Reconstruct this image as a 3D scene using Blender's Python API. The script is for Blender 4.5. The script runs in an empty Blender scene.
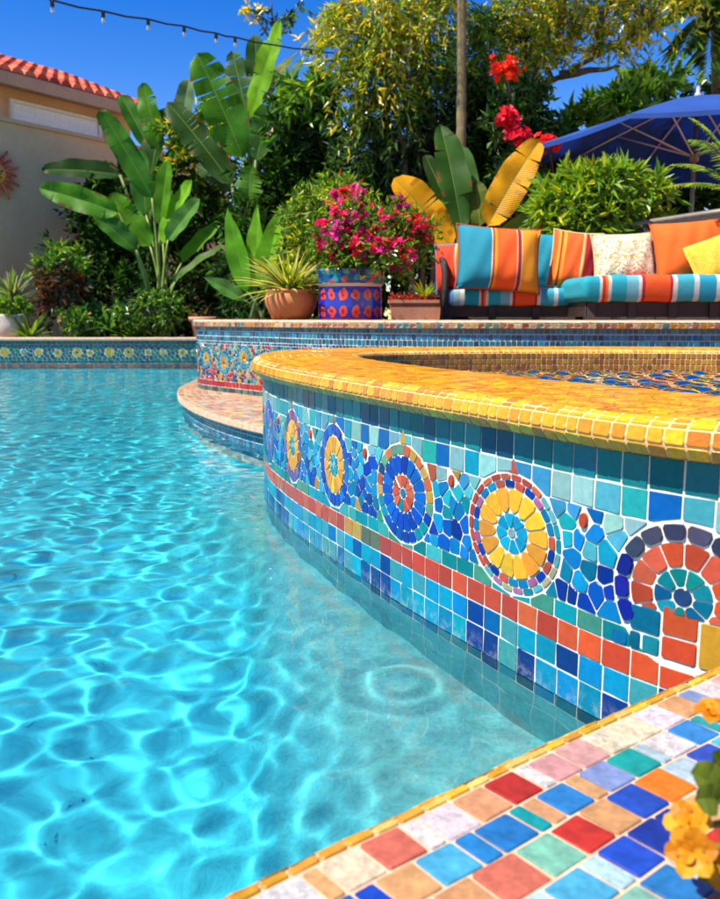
WAVE = 2.4; LIMIT = 4.0
import bpy, math, random
import numpy as np
from mathutils import Vector, Matrix
R = math.radians
random.seed(7); rng = np.random.default_rng(7)
SC = bpy.context.scene
COL = SC.collection

# ------------------------------------------------------------------ camera constants
FPX, YH, CAMZ = 850.0, 318.0, 0.75          # focal length in photo pixels, horizon row, eye height above the water
PITCH = math.atan((449.5 - YH) / FPX)

def at(px, py, d):
    """the point of the place seen at photo pixel (px, py) at forward distance d (metres along the ground)"""
    x = (px - 360) / FPX; y = -(py - 449.5) / FPX
    v = Vector((x, math.cos(PITCH) + y * math.sin(PITCH), -math.sin(PITCH) + y * math.cos(PITCH)))
    return Vector((0, 0, CAMZ)) + v * (d / v.y)
def on_z(px, py, z):
    p = at(px, py, 1.0); t = (z - CAMZ) / (p.z - CAMZ)
    return Vector((p.x * t, t, z))
def proj(p):
    dx, dy, dz = p[0], p[1], p[2] - CAMZ
    f = dy * math.cos(PITCH) - dz * math.sin(PITCH)
    u = dy * math.sin(PITCH) + dz * math.cos(PITCH)
    return 360 + FPX * dx / f, 449.5 - FPX * u / f

def S(r, g, b, k=1.0):
    def l(c):
        c /= 255.0
        return (c / 12.92 if c <= .04045 else ((c + .055) / 1.055) ** 2.4) * k
    return (l(r), l(g), l(b))
def Sx(r, g, b, k=1.0, sat=1.22):
    c = S(r, g, b, k); l = .2 * c[0] + .65 * c[1] + .15 * c[2]
    return tuple(max(.002, l + (x - l) * sat) for x in c)
def jit(c, a=.12, rn=random):
    a = a * 1.35
    f = 1 + rn.uniform(-a, a)
    return tuple(max(0., min(1., x * f * (1 + rn.uniform(-a, a) * .5))) for x in c)

# ------------------------------------------------------------------ objects
def tag(o, label=None, cat=None, group=None, kind=None):
    if label: o['label'] = label
    if cat: o['category'] = cat
    if group: o['group'] = group
    if kind: o['kind'] = kind
    return o
def empty(name, loc=(0, 0, 0), label=None, cat=None, group=None, rz=0):
    o = bpy.data.objects.new(name, None); COL.objects.link(o)
    o.location = loc; o.rotation_euler = (0, 0, rz); o.empty_display_size = .05
    return tag(o, label, cat, group)
def link(name, me, parent=None, mats=()):
    for m in mats: me.materials.append(m)
    o = bpy.data.objects.new(name, me); COL.objects.link(o)
    if parent is not None: o.parent = parent
    return o

class MB:
    """collects faces with a colour (and uv) each and links them as ONE mesh object; coordinates are world unless the parent moves"""
    def __init__(s): s.v = []; s.f = []; s.c = []; s.m = []; s.uv = []; s.anyuv = False
    def add(s, vs, fs, col=(1, 1, 1), mat=0, uvs=None):
        b = len(s.v); s.v.extend(vs)
        for i, f in enumerate(fs):
            s.f.append([b + k for k in f]); s.m.append(mat)
            s.c.append(col[i] if isinstance(col, list) else col)
            if uvs is not None:
                s.anyuv = True; s.uv.extend([uvs[k] for k in f])
            else: s.uv.extend([(0., 0.)] * len(f))
    def box(s, c, h, col=(1, 1, 1), mat=0, rz=0):
        ca, sa = math.cos(rz), math.sin(rz); vs = []
        for sx in (-1, 1):
            for sy in (-1, 1):
                for sz in (-1, 1):
                    x, y = sx * h[0], sy * h[1]
                    vs.append((c[0] + x * ca - y * sa, c[1] + x * sa + y * ca, c[2] + sz * h[2]))
        s.add(vs, [(0, 1, 3, 2), (4, 6, 7, 5), (0, 4, 5, 1), (2, 3, 7, 6), (0, 2, 6, 4), (1, 5, 7, 3)], col, mat)
    def tube(s, pts, rads, n=8, col=(1, 1, 1), mat=0, cap=True):
        pts = [Vector(p) for p in pts]; k = len(pts)
        if not hasattr(rads, '__len__'): rads = [rads] * k
        vs = []; ref = None
        for i, p in enumerate(pts):
            t = (pts[min(i + 1, k - 1)] - pts[max(i - 1, 0)])
            t = t.normalized() if t.length > 1e-9 else Vector((0, 0, 1))
            if ref is None: ref = Vector((1, 0, 0)) if abs(t.x) < .8 else Vector((0, 1, 0))
            a = (ref - t * ref.dot(t)).normalized(); ref = a; b = t.cross(a)
            for j in range(n):
                an = 2 * math.pi * j / n
                vs.append(tuple(p + (a * math.cos(an) + b * math.sin(an)) * rads[i]))
        fs = [(i * n + j, i * n + (j + 1) % n, (i + 1) * n + (j + 1) % n, (i + 1) * n + j) for i in range(k - 1) for j in range(n)]
        if cap: fs += [tuple(range(n - 1, -1, -1)), tuple((k - 1) * n + j for j in range(n))]
        s.add(vs, fs, col, mat)
    def lathe(s, prof, c=(0, 0, 0), n=40, col=(1, 1, 1), mat=0):
        vs = [(c[0] + r * math.cos(2 * math.pi * j / n), c[1] + r * math.sin(2 * math.pi * j / n), c[2] + z) for r, z in prof for j in range(n)]
        fs = [(i * n + j, i * n + (j + 1) % n, (i + 1) * n + (j + 1) % n, (i + 1) * n + j) for i in range(len(prof) - 1) for j in range(n)]
        zs = [q[1] for q in prof]; z0, z1 = min(zs), max(zs); uv = [(j / n, (q[1] - z0) / max(z1 - z0, 1e-6)) for q in prof for j in range(n)]
        s.add(vs, fs, col, mat, uv)
    def build(s, name, mats, parent=None, smooth=False, off=None):
        me = bpy.data.meshes.new(name)
        v = np.asarray(s.v, dtype=np.float32)
        if off is not None: v = v - np.asarray(off, dtype=np.float32)
        fill_mesh(me, v, s.f, s.m, s.c, s.uv if s.anyuv else None, smooth)
        return link(name, me, parent, mats if isinstance(mats, (list, tuple)) else [mats])

def fill_mesh(me, v, faces, midx=None, cols=None, uvs=None, smooth=False):
    if isinstance(faces, np.ndarray):
        n, k = faces.shape; tot = np.full(n, k, np.int32); start = np.arange(n, dtype=np.int32) * k; loops = faces.ravel().astype(np.int32)
    else:
        n = len(faces); tot = np.fromiter((len(f) for f in faces), np.int32, n)
        start = np.concatenate(([0], np.cumsum(tot)[:-1])).astype(np.int32)
        loops = np.fromiter((i for f in faces for i in f), np.int32, int(tot.sum()))
    me.vertices.add(len(v)); me.vertices.foreach_set('co', np.ascontiguousarray(v, np.float32).ravel())
    me.loops.add(len(loops)); me.loops.foreach_set('vertex_index', loops)
    me.polygons.add(n); me.polygons.foreach_set('loop_start', start); me.polygons.foreach_set('loop_total', tot)
    if midx is not None: me.polygons.foreach_set('material_index', np.asarray(midx, np.int32))
    if cols is not None:
        a = me.attributes.new('tint', 'FLOAT_COLOR', 'FACE')
        c = np.ones((n, 4), np.float32); c[:, :3] = np.asarray(cols, np.float32); a.data.foreach_set('color', c.ravel())
    if uvs is not None:
        u = me.uv_layers.new(name='UVMap'); u.data.foreach_set('uv', np.asarray(uvs, np.float32).ravel())
    me.polygons.foreach_set('use_smooth', np.full(n, bool(smooth)))
    me.update(calc_edges=True); me.validate()

# ------------------------------------------------------------------ materials
class NT:
    def __init__(s, name):
        s.m = bpy.data.materials.new(name); s.m.use_nodes = True; s.t = s.m.node_tree; s.t.nodes.clear()
        s.out = s.t.nodes.new('ShaderNodeOutputMaterial')
    def n(s, typ, ins=None, **kw):
        nd = s.t.nodes.new('ShaderNode' + typ)
        for k, v in kw.items(): setattr(nd, k, v)
        for k, v in (ins or {}).items():
            sock = nd.inputs[k]
            if isinstance(v, bpy.types.NodeSocket): s.t.links.new(v, sock)
            elif isinstance(v, bpy.types.Node): s.t.links.new(v.outputs[0], sock)
            else: sock.default_value = v if not (isinstance(v, tuple) and len(v) == 3 and sock.type == 'RGBA') else (*v, 1)
        return nd
    def ramp(s, fac, stops, interp='LINEAR'):
        nd = s.t.nodes.new('ShaderNodeValToRGB'); cr = nd.color_ramp; cr.interpolation = interp
        while len(cr.elements) < len(stops): cr.elements.new(.5)
        for e, (p, c) in zip(cr.elements, stops):
            e.position = p; e.color = (*c, 1) if len(c) == 3 else c
        s.t.links.new(fac if isinstance(fac, bpy.types.NodeSocket) else fac.outputs[0], nd.inputs[0]); return nd
    def mix(s, fac, a, b, mode='MIX'):
        nd = s.t.nodes.new('ShaderNodeMix'); nd.data_type = 'RGBA'; nd.blend_type = mode
        for sock, v in ((nd.inputs[0], fac), (nd.inputs[6], a), (nd.inputs[7], b)):
            if isinstance(v, bpy.types.Node): v = v.outputs[0]
            if isinstance(v, bpy.types.NodeSocket): s.t.links.new(v, sock)
            elif isinstance(v, (int, float)): sock.default_value = v
            else: sock.default_value = (*v[:3], 1)
        return nd.outputs[2]
    def math(s, op, a, b=0., c=None):
        ins = {0: a, 1: b}
        if c is not None: ins[2] = c
        return s.n('Math', ins, operation=op).outputs[0]
    def surf(s, sh):
        s.t.links.new(sh.outputs[0], s.out.inputs['Surface']); return s.m

def m_tile(name, rough=.16, mott=.25, scale=60, spec=.5, bump=.12, lime=False):
    """glazed ceramic: each tile keeps its own glaze colour, mottled a little, with an uneven surface"""
    t = NT(name); at_ = t.n('Attribute', attribute_name='tint'); co = t.n('TexCoord')
    nz = t.n('TexNoise', {'Vector': co.outputs['Object'], 'Scale': scale, 'Detail': 4.0, 'Roughness': .6})
    n2 = t.n('TexNoise', {'Vector': co.outputs['Object'], 'Scale': scale * 4, 'Detail': 2.0})
    v = t.n('MapRange', {0: nz.outputs[0], 1: .3, 2: .7, 3: 1 - mott, 4: 1 + mott})
    c = t.n('HueSaturation', {'Value': v.outputs[0], 'Color': at_.outputs['Color']})
    r = t.n('MapRange', {0: n2.outputs[0], 1: .3, 2: .7, 3: rough * .6, 4: rough * 1.7})
    if lime:                                                          # lime scale left in a ragged line just above the water
        zz = t.n('SeparateXYZ', {0: co.outputs['Object']}).outputs[2]; nl = t.n('TexNoise', {'Vector': co.outputs['Object'], 'Scale': 38.0, 'Detail': 5.0, 'Roughness': .7})
        m_ = t.math('MULTIPLY', t.n('MapRange', {0: zz, 1: .045, 2: .004, 3: 0., 4: 1.}).outputs[0], t.n('MapRange', {0: nl.outputs[0], 1: .46, 2: .62, 3: 0., 4: .2}).outputs[0])
        m_ = t.math('MULTIPLY', m_, t.math('GREATER_THAN', zz, -.004))
        c = t.n('MixRGB', {0: m_, 1: c.outputs[0], 2: (.62, .62, .58)}); r = t.n('MapRange', {0: m_, 1: 0., 2: .6, 3: r.outputs[0], 4: .7})
    b = t.n('Bump', {'Strength': bump, 'Distance': .004, 'Height': nz.outputs[0]})
    return t.surf(t.n('BsdfPrincipled', {'Base Color': c.outputs[0], 'Roughness': r.outputs[0], 'Specular IOR Level': spec, 'Normal': b.outputs[0]}))

def m_rough(name, c1, c2, scale=8, rough=.8, bump=.3, dist=.01, detail=6, fine=None):
    t = NT(name); co = t.n('TexCoord')
    nz = t.n('TexNoise', {'Vector': co.outputs['Object'], 'Scale': scale, 'Detail': float(detail), 'Roughness': .65})
    col = t.ramp(nz.outputs[0], [(.3, c1), (.7, c2)])
    fz = t.n('TexNoise', {'Vector': co.outputs['Object'], 'Scale': fine or scale * 9, 'Detail': 5.0, 'Roughness': .7})
    c = t.n('HueSaturation', {'Value': t.n('MapRange', {0: fz.outputs[0], 1: .25, 2: .75, 3: .8, 4: 1.18}).outputs[0], 'Color': col.outputs[0]})
    b = t.n('Bump', {'Strength': bump, 'Distance': dist, 'Height': fz.outputs[0]})
    return t.surf(t.n('BsdfPrincipled', {'Base Color': c.outputs[0], 'Roughness': rough, 'Normal': b.outputs[0]}))

def m_leaf(name, veins=0., rough=.38, trans=.38, spec=.3, vscale=40, rib=(.20, .34, .06)):
    """leaf blade: colour of its own per leaf, lighter midrib and side veins along the uv, light shining through"""
    t = NT(name); a = t.n('Attribute', attribute_name='tint'); base = a.outputs['Color']; co = t.n('TexCoord')
    nz = t.n('TexNoise', {'Vector': co.outputs['Object'], 'Scale': 7.0, 'Detail': 4.0})
    base = t.n('HueSaturation', {'Value': t.n('MapRange', {0: nz.outputs[0], 1: .3, 2: .7, 3: .75, 4: 1.25}).outputs[0], 'Color': base}).outputs[0]
    ins = {}
    if veins:
        uv = t.n('SeparateXYZ', {0: t.n('UVMap').outputs[0]})
        av = t.math('ABSOLUTE', t.math('SUBTRACT', uv.outputs[1], .5))
        ph = t.math('ADD', t.math('MULTIPLY', uv.outputs[0], float(vscale)), t.math('MULTIPLY', av, -vscale * .25))
        w = t.math('SINE', t.math('MULTIPLY', ph, 6.283))
        base = t.mix(t.math('MULTIPLY', t.math('MAXIMUM', w, 0.), veins), base, rib, 'SCREEN' if False else 'MIX')
        base = t.mix(t.math('LESS_THAN', av, .013), base, rib)
        ins['Normal'] = t.n('Bump', {'Strength': .35, 'Distance': .006, 'Height': w}).outputs[0]
    p = t.n('BsdfPrincipled', {'Base Color': base, 'Roughness': rough, 'Specular IOR Level': spec, **ins})
    tc = t.mix(1.0, base, (1.25, 1.15, .35), 'MULTIPLY')
    tr = t.n('BsdfTranslucent', {'Color': tc})
    return t.surf(t.n('MixShader', {0: trans, 1: p, 2: tr}))

M = {}
M['tile'] = m_tile('glazed_tile', mott=.13, bump=.14, lime=True)
M['tile_dry'] = m_tile('glazed_relief_tile', mott=.15, bump=.16)
M['tile_rustic'] = m_tile('rustic_tile', rough=.35, mott=.3, scale=45, bump=.2)
M['gold'] = m_tile('gold_glass_tile', rough=.24, mott=.2, scale=110, bump=.14)
M['grout'] = m_rough('cream_grout', S(218, 211, 192, .85), S(238, 232, 216, .9), 25, .9, .35, .002)
M['grout_tan'] = m_rough('tan_grout', S(205, 165, 130, .8), S(226, 196, 165, .85), 25, .9, .4, .003)
M['grout_gold'] = m_rough('ochre_grout', S(215, 175, 105, .8), S(238, 208, 150, .82), 25, .9, .35, .002)
M['stone'] = m_rough('pinkish_stone', S(190, 130, 100, .8), S(225, 190, 150, .8), 14, .7, .4, .006)
M['leaf'] = m_leaf('small_leaf', rough=.3, trans=.42, spec=.6)
M['blade'] = m_leaf('broad_leaf', veins=.14, rough=.42, trans=.48, spec=.2)
M['leaf_dull'] = m_leaf('shade_leaf', rough=.6, trans=.35, spec=.12)  # duller copy of the small leaf that keeps shaded shrubs dark
M['bark'] = m_rough('grey_brown_bark', (.06, .045, .03), (.17, .13, .09), 9, .9, .7, .02)

# ------------------------------------------------------------------ plan curves, sweeps and mosaics
class Curve:
    def __init__(s, pts, closed=False, step=.01):
        P = [Vector((p[0], p[1])) for p in pts]; n = len(P); out = []
        rng_ = range(n if closed else n - 1)
        for i in rng_:
            g = lambda k: P[k % n] if closed else P[max(0, min(n - 1, k))]
            p0, p1, p2, p3 = g(i - 1), g(i), g(i + 1), g(i + 2)
            k = max(2, int((p2 - p1).length / step))
            for j in range(k):
                t = j / k
                out.append(.5 * (2 * p1 + (p2 - p0) * t + (2 * p0 - 5 * p1 + 4 * p2 - p3) * t * t + (3 * p1 - p0 - 3 * p2 + p3) * t ** 3))
        out.append(P[0] if closed else P[-1])
        A = np.array([tuple(o) for o in out]); d = np.r_[0, np.cumsum(np.hypot(*np.diff(A, axis=0).T))]
        s.L = float(d[-1]); m = max(8, int(s.L / .01)); s.s = np.linspace(0, s.L, m)
        s.x = np.interp(s.s, d, A[:, 0]); s.y = np.interp(s.s, d, A[:, 1])
        tx, ty = np.gradient(s.x), np.gradient(s.y)
        if closed:
            tx[0] = tx[-1] = (s.x[1] - s.x[-2]) / 2; ty[0] = ty[-1] = (s.y[1] - s.y[-2]) / 2
        q = np.hypot(tx, ty); s.nx = -ty / q; s.ny = tx / q        # left of the direction of travel = outward
        s.closed = closed
    def p(s, a, off=0.):
        if s.closed: a = a % s.L
        x = np.interp(a, s.s, s.x); y = np.interp(a, s.s, s.y); nx = np.interp(a, s.s, s.nx); ny = np.interp(a, s.s, s.ny)
        return x + nx * off, y + ny * off, nx, ny
    def s_at_px(s, px, z, lo, hi):
        best = min((abs(proj((*s.p(a)[:2], z))[0] - px), a) for a in np.linspace(lo, hi, 400)); return best[1]

def wall_map(cv, off=0.):
    def f(a, z, h):
        x, y, _, _ = cv.p(a, off + h); return (float(x), float(y), z)
    return f
class Profile:
    """a cross-section: points (outward offset, z); t runs along it"""
    def __init__(s, pts):
        A = np.array(pts, float); s.t = np.r_[0, np.cumsum(np.hypot(*np.diff(A, axis=0).T))]; s.A = A; s.L = float(s.t[-1])
        d = np.gradient(A, s.t, axis=0); q = np.hypot(d[:, 0], d[:, 1]); s.N = np.c_[d[:, 1] / q, -d[:, 0] / q]
    def at(s, t):
        return [float(np.interp(t, s.t, s.A[:, k])) for k in (0, 1)] + [float(np.interp(t, s.t, s.N[:, k])) for k in (0, 1)]
def sweep_map(cv, pr):
    def f(a, t, h):
        o, z, no, nz = pr.at(t); x, y, _, _ = cv.p(a, o + no * h); return (float(x), float(y), z + nz * h)
    return f
def sweep(mb, cv, prof, s0, s1, ds=.03, col=(1, 1, 1), mat=0):
    n = max(2, int((s1 - s0) / ds)); ss = np.linspace(s0, s1, n + 1); k = len(prof); vs = []
    for a in ss:
        for o, z in prof:
            x, y, _, _ = cv.p(a, o); vs.append((float(x), float(y), z))
    mb.add(vs, [(i * k + j, (i + 1) * k + j, (i + 1) * k + j + 1, i * k + j + 1) for i in range(n) for j in range(k - 1)], col, mat)

def clip(poly, px, py, nx, ny):
    """keep the side of the line through (px,py) where n.(q-p) <= 0"""
    out = []; m = len(poly)
    for i in range(m):
        a = poly[i]; b = poly[(i + 1) % m]
        da = (a[0] - px) * nx + (a[1] - py) * ny; db = (b[0] - px) * nx + (b[1] - py) * ny
        if da <= 0: out.append(a)
        if (da < 0 < db) or (db < 0 < da):
            t = da / (da - db); out.append((a[0] + (b[0] - a[0]) * t, a[1] + (b[1] - a[1]) * t))
    return out
def area(p): return .5 * sum(p[i][0] * p[(i + 1) % len(p)][1] - p[(i + 1) % len(p)][0] * p[i][1] for i in range(len(p)))
def inset(poly, g):
    if area(poly) < 0: poly = poly[::-1]
    out = poly; m = len(poly)
    for i in range(m):
        a, b = poly[i], poly[(i + 1) % m]; dx, dy = b[0] - a[0], b[1] - a[1]; q = math.hypot(dx, dy)
        if q < 1e-7: continue
        nx, ny = dy / q, -dx / q
        out = clip(out, a[0] - nx * g, a[1] - ny * g, nx, ny)
        if len(out) < 3: return []
    return out
def soften(poly, k):
    out = []; m = len(poly)
    for i in range(m):
        a, b, c = poly[i - 1], poly[i], poly[(i + 1) % m]
        for q in (a, c):
            L = math.hypot(q[0] - b[0], q[1] - b[1]); t = min(k, L * .33) / max(L, 1e-9)
            out.append((b[0] + (q[0] - b[0]) * t, b[1] + (q[1] - b[1]) * t))
    return out
def tile(mb, poly, f, col, g=.0018, h=.003, k=.0012, tilt=.02, mat=0):
    poly = inset(poly, g)
    if len(poly) < 3 or area(poly) < 1.2e-5: return
    poly = soften(poly, k); m = len(poly)
    top = [(p[0], p[1]) for p in poly]
    cx = sum(p[0] for p in poly) / m; cy = sum(p[1] for p in poly) / m
    rad = max(math.hypot(p[0] - cx, p[1] - cy) for p in poly); sh = max(.7, 1 - .0012 / max(rad, .004))
    ax, ay = random.gauss(0, tilt), random.gauss(0, tilt); hz = h * random.uniform(.75, 1.2)
    vs = [f(x, y, -.001) for x, y in poly] + [f(x, y, hz * .65 + ax * (x - cx) + ay * (y - cy)) for x, y in poly]
    vs += [f(cx + (x - cx) * sh, cy + (y - cy) * sh, hz + ax * (x - cx) + ay * (y - cy)) for x, y in poly]
    fs = [tuple(2 * m + i for i in range(m))]
    for r in (0, m): fs += [(r + i, r + (i + 1) % m, r + m + (i + 1) % m, r + m + i) for i in range(m)]
    mb.add(vs, fs, col, mat)
def rows(mb, f, s0, s1, t0, t1, w, pick, skip=None, jw=.06, cut=(), **kw):
    n = max(1, round((s1 - s0) / w)); dw = (s1 - s0) / n
    ed = [s0 + dw * (i + (random.uniform(-jw, jw) if 0 < i < n else 0)) for i in range(n + 1)]
    for i in range(n):
        a, b = ed[i], ed[i + 1]
        if skip and skip((a + b) / 2, (t0 + t1) / 2): continue
        q = [(a, t0), (b, t0), (b, t1), (a, t1)]
        for cx, cy, r, xs in cut:                                         # tiles cut to fit round a medallion
            mx, my = ((a + b) / 2 - cx) / xs, (t0 + t1) / 2 - cy; dd = math.hypot(mx, my)
            if dd > r + w: continue
            if dd < r * .8: q = []; break
            q = [(cx + (u - cx) * xs, v) for u, v in clip([(cx + (u - cx) / xs, v) for u, v in q], cx + mx / dd * r, cy + my / dd * r, -mx / dd, -my / dd)]
            if len(q) < 3: break
        if len(q) >= 3: tile(mb, q, f, jit(pick((a + b) / 2), .13), **kw)
def voronoi(seeds, nreal, R0):
    """cells of the first nreal seeds; the rest only shape their neighbours"""
    A = np.array(seeds); cells = []
    for i in range(nreal):
        d = np.hypot(A[:, 0] - A[i, 0], A[:, 1] - A[i, 1]); ii = np.nonzero((d < R0 * 3.2) & (d > 1e-6))[0]; ii = ii[np.argsort(d[ii])]
        x, y = A[i]; p = [(x - R0, y - R0), (x + R0, y - R0), (x + R0, y + R0), (x - R0, y + R0)]
        for j in ii:
            if d[j] > R0 * 2.9: break
            q = A[j]; p = clip(p, (x + q[0]) / 2, (y + q[1]) / 2, (q[0] - x) / d[j], (q[1] - y) / d[j])
            if len(p) < 3: break
        cells.append(p)
    return cells
def scatter(n, s0, s1, t0, t1, dmin, ok, tries=40):
    """dart throwing with a minimum spacing"""
    pts = []; g = {}
    for _ in range(n * tries):
        x, y = random.uniform(s0, s1), random.uniform(t0, t1)
        if not ok(x, y): continue
        k = (int(x / dmin), int(y / dmin))
        if any(math.hypot(x - q[0], y - q[1]) < dmin for a in (-1, 0, 1) for b in (-1, 0, 1) for q in g.get((k[0] + a, k[1] + b), ())): continue
        pts.append((x, y)); g.setdefault(k, []).append((x, y))
        if len(pts) >= n: break
    return pts
def wedge(cx, cy, r0, r1, a0, a1, k=3):
    return [(cx + r1 * math.cos(a0 + (a1 - a0) * i / k), cy + r1 * math.sin(a0 + (a1 - a0) * i / k)) for i in range(k + 1)] + \
           ([(cx + r0 * math.cos(q), cy + r0 * math.sin(q)) for q in (a1, a0)] if r0 > 1e-4 else [(cx, cy)])
def ring(mb, f, cx, cy, r0, r1, n, pick, ph=0., **kw):
    for i in range(n):
        a = 2 * math.pi * i / n + ph
        tile(mb, wedge(cx, cy, r0, r1, a, a + 2 * math.pi / n), f, jit(pick(i), .12), **kw)
def disc(mb, f, cx, cy, r, col, n=12, **kw):
    tile(mb, [(cx + r * math.cos(2 * math.pi * i / n), cy + r * math.sin(2 * math.pi * i / n)) for i in range(n)], f, col, **kw)
# ------------------------------------------------------------------ light, camera, sky
SUN_TO = Vector((-.53, -.30, 1.0)).normalized()
el = math.asin(SUN_TO.z); az = math.atan2(SUN_TO.x, SUN_TO.y)
w = bpy.data.worlds.new('World'); SC.world = w; w.use_nodes = True
nt = w.node_tree; bg = nt.nodes['Background']
sky = nt.nodes.new('ShaderNodeTexSky'); sky.sky_type = 'NISHITA'; sky.sun_disc = False
sky.sun_elevation = el; sky.sun_rotation = az; sky.air_density = 1.0; sky.dust_density = .1; sky.ozone_density = 1.5
hs = nt.nodes.new('ShaderNodeHueSaturation'); hs.inputs['Saturation'].default_value = 1.55; hs.inputs['Hue'].default_value = .522; hs.inputs['Value'].default_value = 1.15
nt.links.new(sky.outputs[0], hs.inputs['Color']); nt.links.new(hs.outputs[0], bg.inputs['Color'])
bg.inputs['Strength'].default_value = .085
sl = bpy.data.lights.new('sun', 'SUN'); sl.energy = 5.0; sl.angle = R(.5); sl.color = (1, .93, .82)
so = bpy.data.objects.new('sun', sl); COL.objects.link(so); so.rotation_euler = SUN_TO.to_track_quat('Z', 'Y').to_euler(); so.location = (-6, -4, 12)
sl.cycles.is_caustics_light = True

cd = bpy.data.cameras.new('camera'); cam = bpy.data.objects.new('camera', cd); COL.objects.link(cam); SC.camera = cam
cam.location = (0, 0, CAMZ); cam.rotation_euler = (math.pi / 2 - PITCH, 0, 0)
cd.sensor_fit = 'HORIZONTAL'; cd.sensor_width = 36; cd.lens = FPX / 720 * 36
cd.clip_start = .02; cd.clip_end = 3000
cd.dof.use_dof = True; cd.dof.focus_distance = 2.3; cd.dof.aperture_fstop = 8.0
SC.render.engine = 'CYCLES'
SC.cycles.use_denoising = True
SC.cycles.max_bounces = 10; SC.cycles.transmission_bounces = 8; SC.cycles.glossy_bounces = 4; SC.cycles.diffuse_bounces = 4; SC.cycles.transparent_max_bounces = 12
SC.cycles.caustics_reflective = False; SC.cycles.caustics_refractive = True
SC.cycles.sample_clamp_indirect = 6; SC.cycles.blur_glossy = .5
SC.view_settings.view_transform = 'Standard'; SC.view_settings.look = 'None'; SC.view_settings.gamma = 1; SC.view_settings.exposure = 0.95
try: SC.view_settings.use_curve_mapping = False
except Exception: pass

M['bench'] = m_rough('pale_teal_plaster', S(60, 160, 168, .75), S(105, 190, 192, .8), 6, .8, .2, .003)
P = lambda r, g, b: Sx(r, g, b, .50, 1.15)
def pick_from(*cols):
    cols = [P(*c) for c in cols]
    return lambda *_: random.choice(cols)
def pick_bright(*cols):  # brighter glaze colours for the yellow and gold tiles
    cols = [Sx(*c, .62) for c in cols]
    return lambda *_: random.choice(cols)
TEALS = [(20, 120, 125), (30, 145, 150), (14, 95, 110), (10, 70, 105), (60, 150, 150), (12, 60, 100), (25, 130, 140)]
LIGHTS = [(150, 205, 205), (110, 195, 205), (170, 215, 210), (60, 170, 205), (90, 165, 210), (40, 110, 190), (80, 190, 180)]
BLUES = [(20, 120, 190), (30, 150, 205), (25, 95, 175), (60, 170, 200), (95, 175, 185), (18, 60, 140), (30, 165, 200), (45, 185, 210)]
CYANS = [(70, 180, 215), (45, 160, 215), (110, 200, 215), (30, 140, 205), (75, 190, 200), (40, 165, 165)]
DEEPS = [(20, 55, 175), (30, 75, 190), (15, 40, 140), (40, 100, 200), (45, 130, 205), (25, 130, 160)]

# ------------------------------------------------------------------ the spa: plan read off the waterline and the rim
spa_pts = [(1.05, 1.10), (.80, 1.20), (.60, 1.345), (.48, 1.475), (.385, 1.64), (.28, 1.84), (.14, 2.11), (0, 2.41), (-.13, 2.70), (-.25, 3.0), (-.36, 3.35),
           (-.42, 3.68), (-.435, 4.0), (-.37, 4.34), (-.15, 4.63), (.25, 4.83), (.9, 4.93), (1.7, 4.9), (2.4, 4.62), (2.85, 4.0), (2.95, 3.1), (2.7, 2.2), (2.1, 1.45), (1.55, 1.14)]
SPA = Curve(spa_pts, True)
def s_near(x, y): return float(SPA.s[np.argmin((SPA.x - x) ** 2 + (SPA.y - y) ** 2)])
S_A, S_B = s_near(.80, 1.20), s_near(.25, 4.83)           # the stretch facing the pool
ZB, ZR, ZT = -.26, .52, .585                              # bench, underside of the rim, top of the rim
spa = empty('raised_spa', (1.2, 3.0, 0), 'raised kidney shaped spa with gold tiled rim and wall of bright flower mosaics', 'spa')
OFF_SPA = (1.2, 3.0, 0)
fw = wall_map(SPA)

wall = MB()
sweep(wall, SPA, [(0, -.062), (0, ZR + .01)], 0, SPA.L, .03, mat=0)
sweep(wall, SPA, [(0, ZB - .95), (0, -.062)], 0, SPA.L, .03, mat=2)
# flower medallions: centre height and photo column of each
med = []
for px, zc, kind, xs in ((684, .280, 'spoke', 1.04), (513, .298, 'yellow_big', 1.22), (404, .300, 'blue', 1.18), (334, .302, 'yellow_blue', .88), (293, .305, 'yellow_violet', .82)):
    med.append([SPA.s_at_px(px, zc, S_A, s_near(-.42, 3.68)), zc, kind, xs])
gap = med[-1][0] - med[-2][0]
med.append([med[-1][0] + max(.36, gap), .305, 'violet', .9]); 
a = med[-1][0] + .4
while a < S_B - .15:
    med.append([a, .303, random.choice(['blue', 'yellow_blue']), 1.]); a += .4
print('MED', [(round(m[0], 2), m[2]) for m in med])
CUT = [(m[0], m[1], .131, m[3]) for m in med]
# straight rows
kw = dict(g=.0020, h=.0020, k=.0012, mat=1)
z = ZB - .85
rows(wall, fw, 0, SPA.L, -.059, -.003, .062, pick_from(*BLUES, *TEALS), **kw)
Z = [.0, .056, .108, .160, .198, .400, .456, .517]
rows(wall, fw, 0, SPA.L, Z[0] - .003, Z[1], .062, pick_from(*BLUES), **kw)
rows(wall, fw, 0, SPA.L, Z[1], Z[2], .062, pick_from(*BLUES), **kw)
def coral(a):
    return P(*(random.choice([(225, 150, 50), (235, 180, 80), (120, 120, 90), (30, 140, 130)]) if 1.55 < a < 1.95 and random.random() < .6 else random.choice([(228, 88, 42), (235, 100, 50), (218, 76, 38), (225, 105, 62)])))
rows(wall, fw, 0, SPA.L, Z[2], Z[3], .062, coral, cut=CUT, **kw)
rows(wall, fw, 0, SPA.L, Z[3], Z[4], .068, pick_from((60, 175, 185), (30, 140, 140), (90, 190, 185), (40, 160, 175), (90, 160, 130)), cut=CUT, **kw)
rows(wall, fw, 0, SPA.L, Z[5], Z[6], .060, pick_from(*LIGHTS), cut=CUT, **kw)
rows(wall, fw, 0, SPA.L, Z[6], Z[7], .060, pick_from(*TEALS), **kw)
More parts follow.
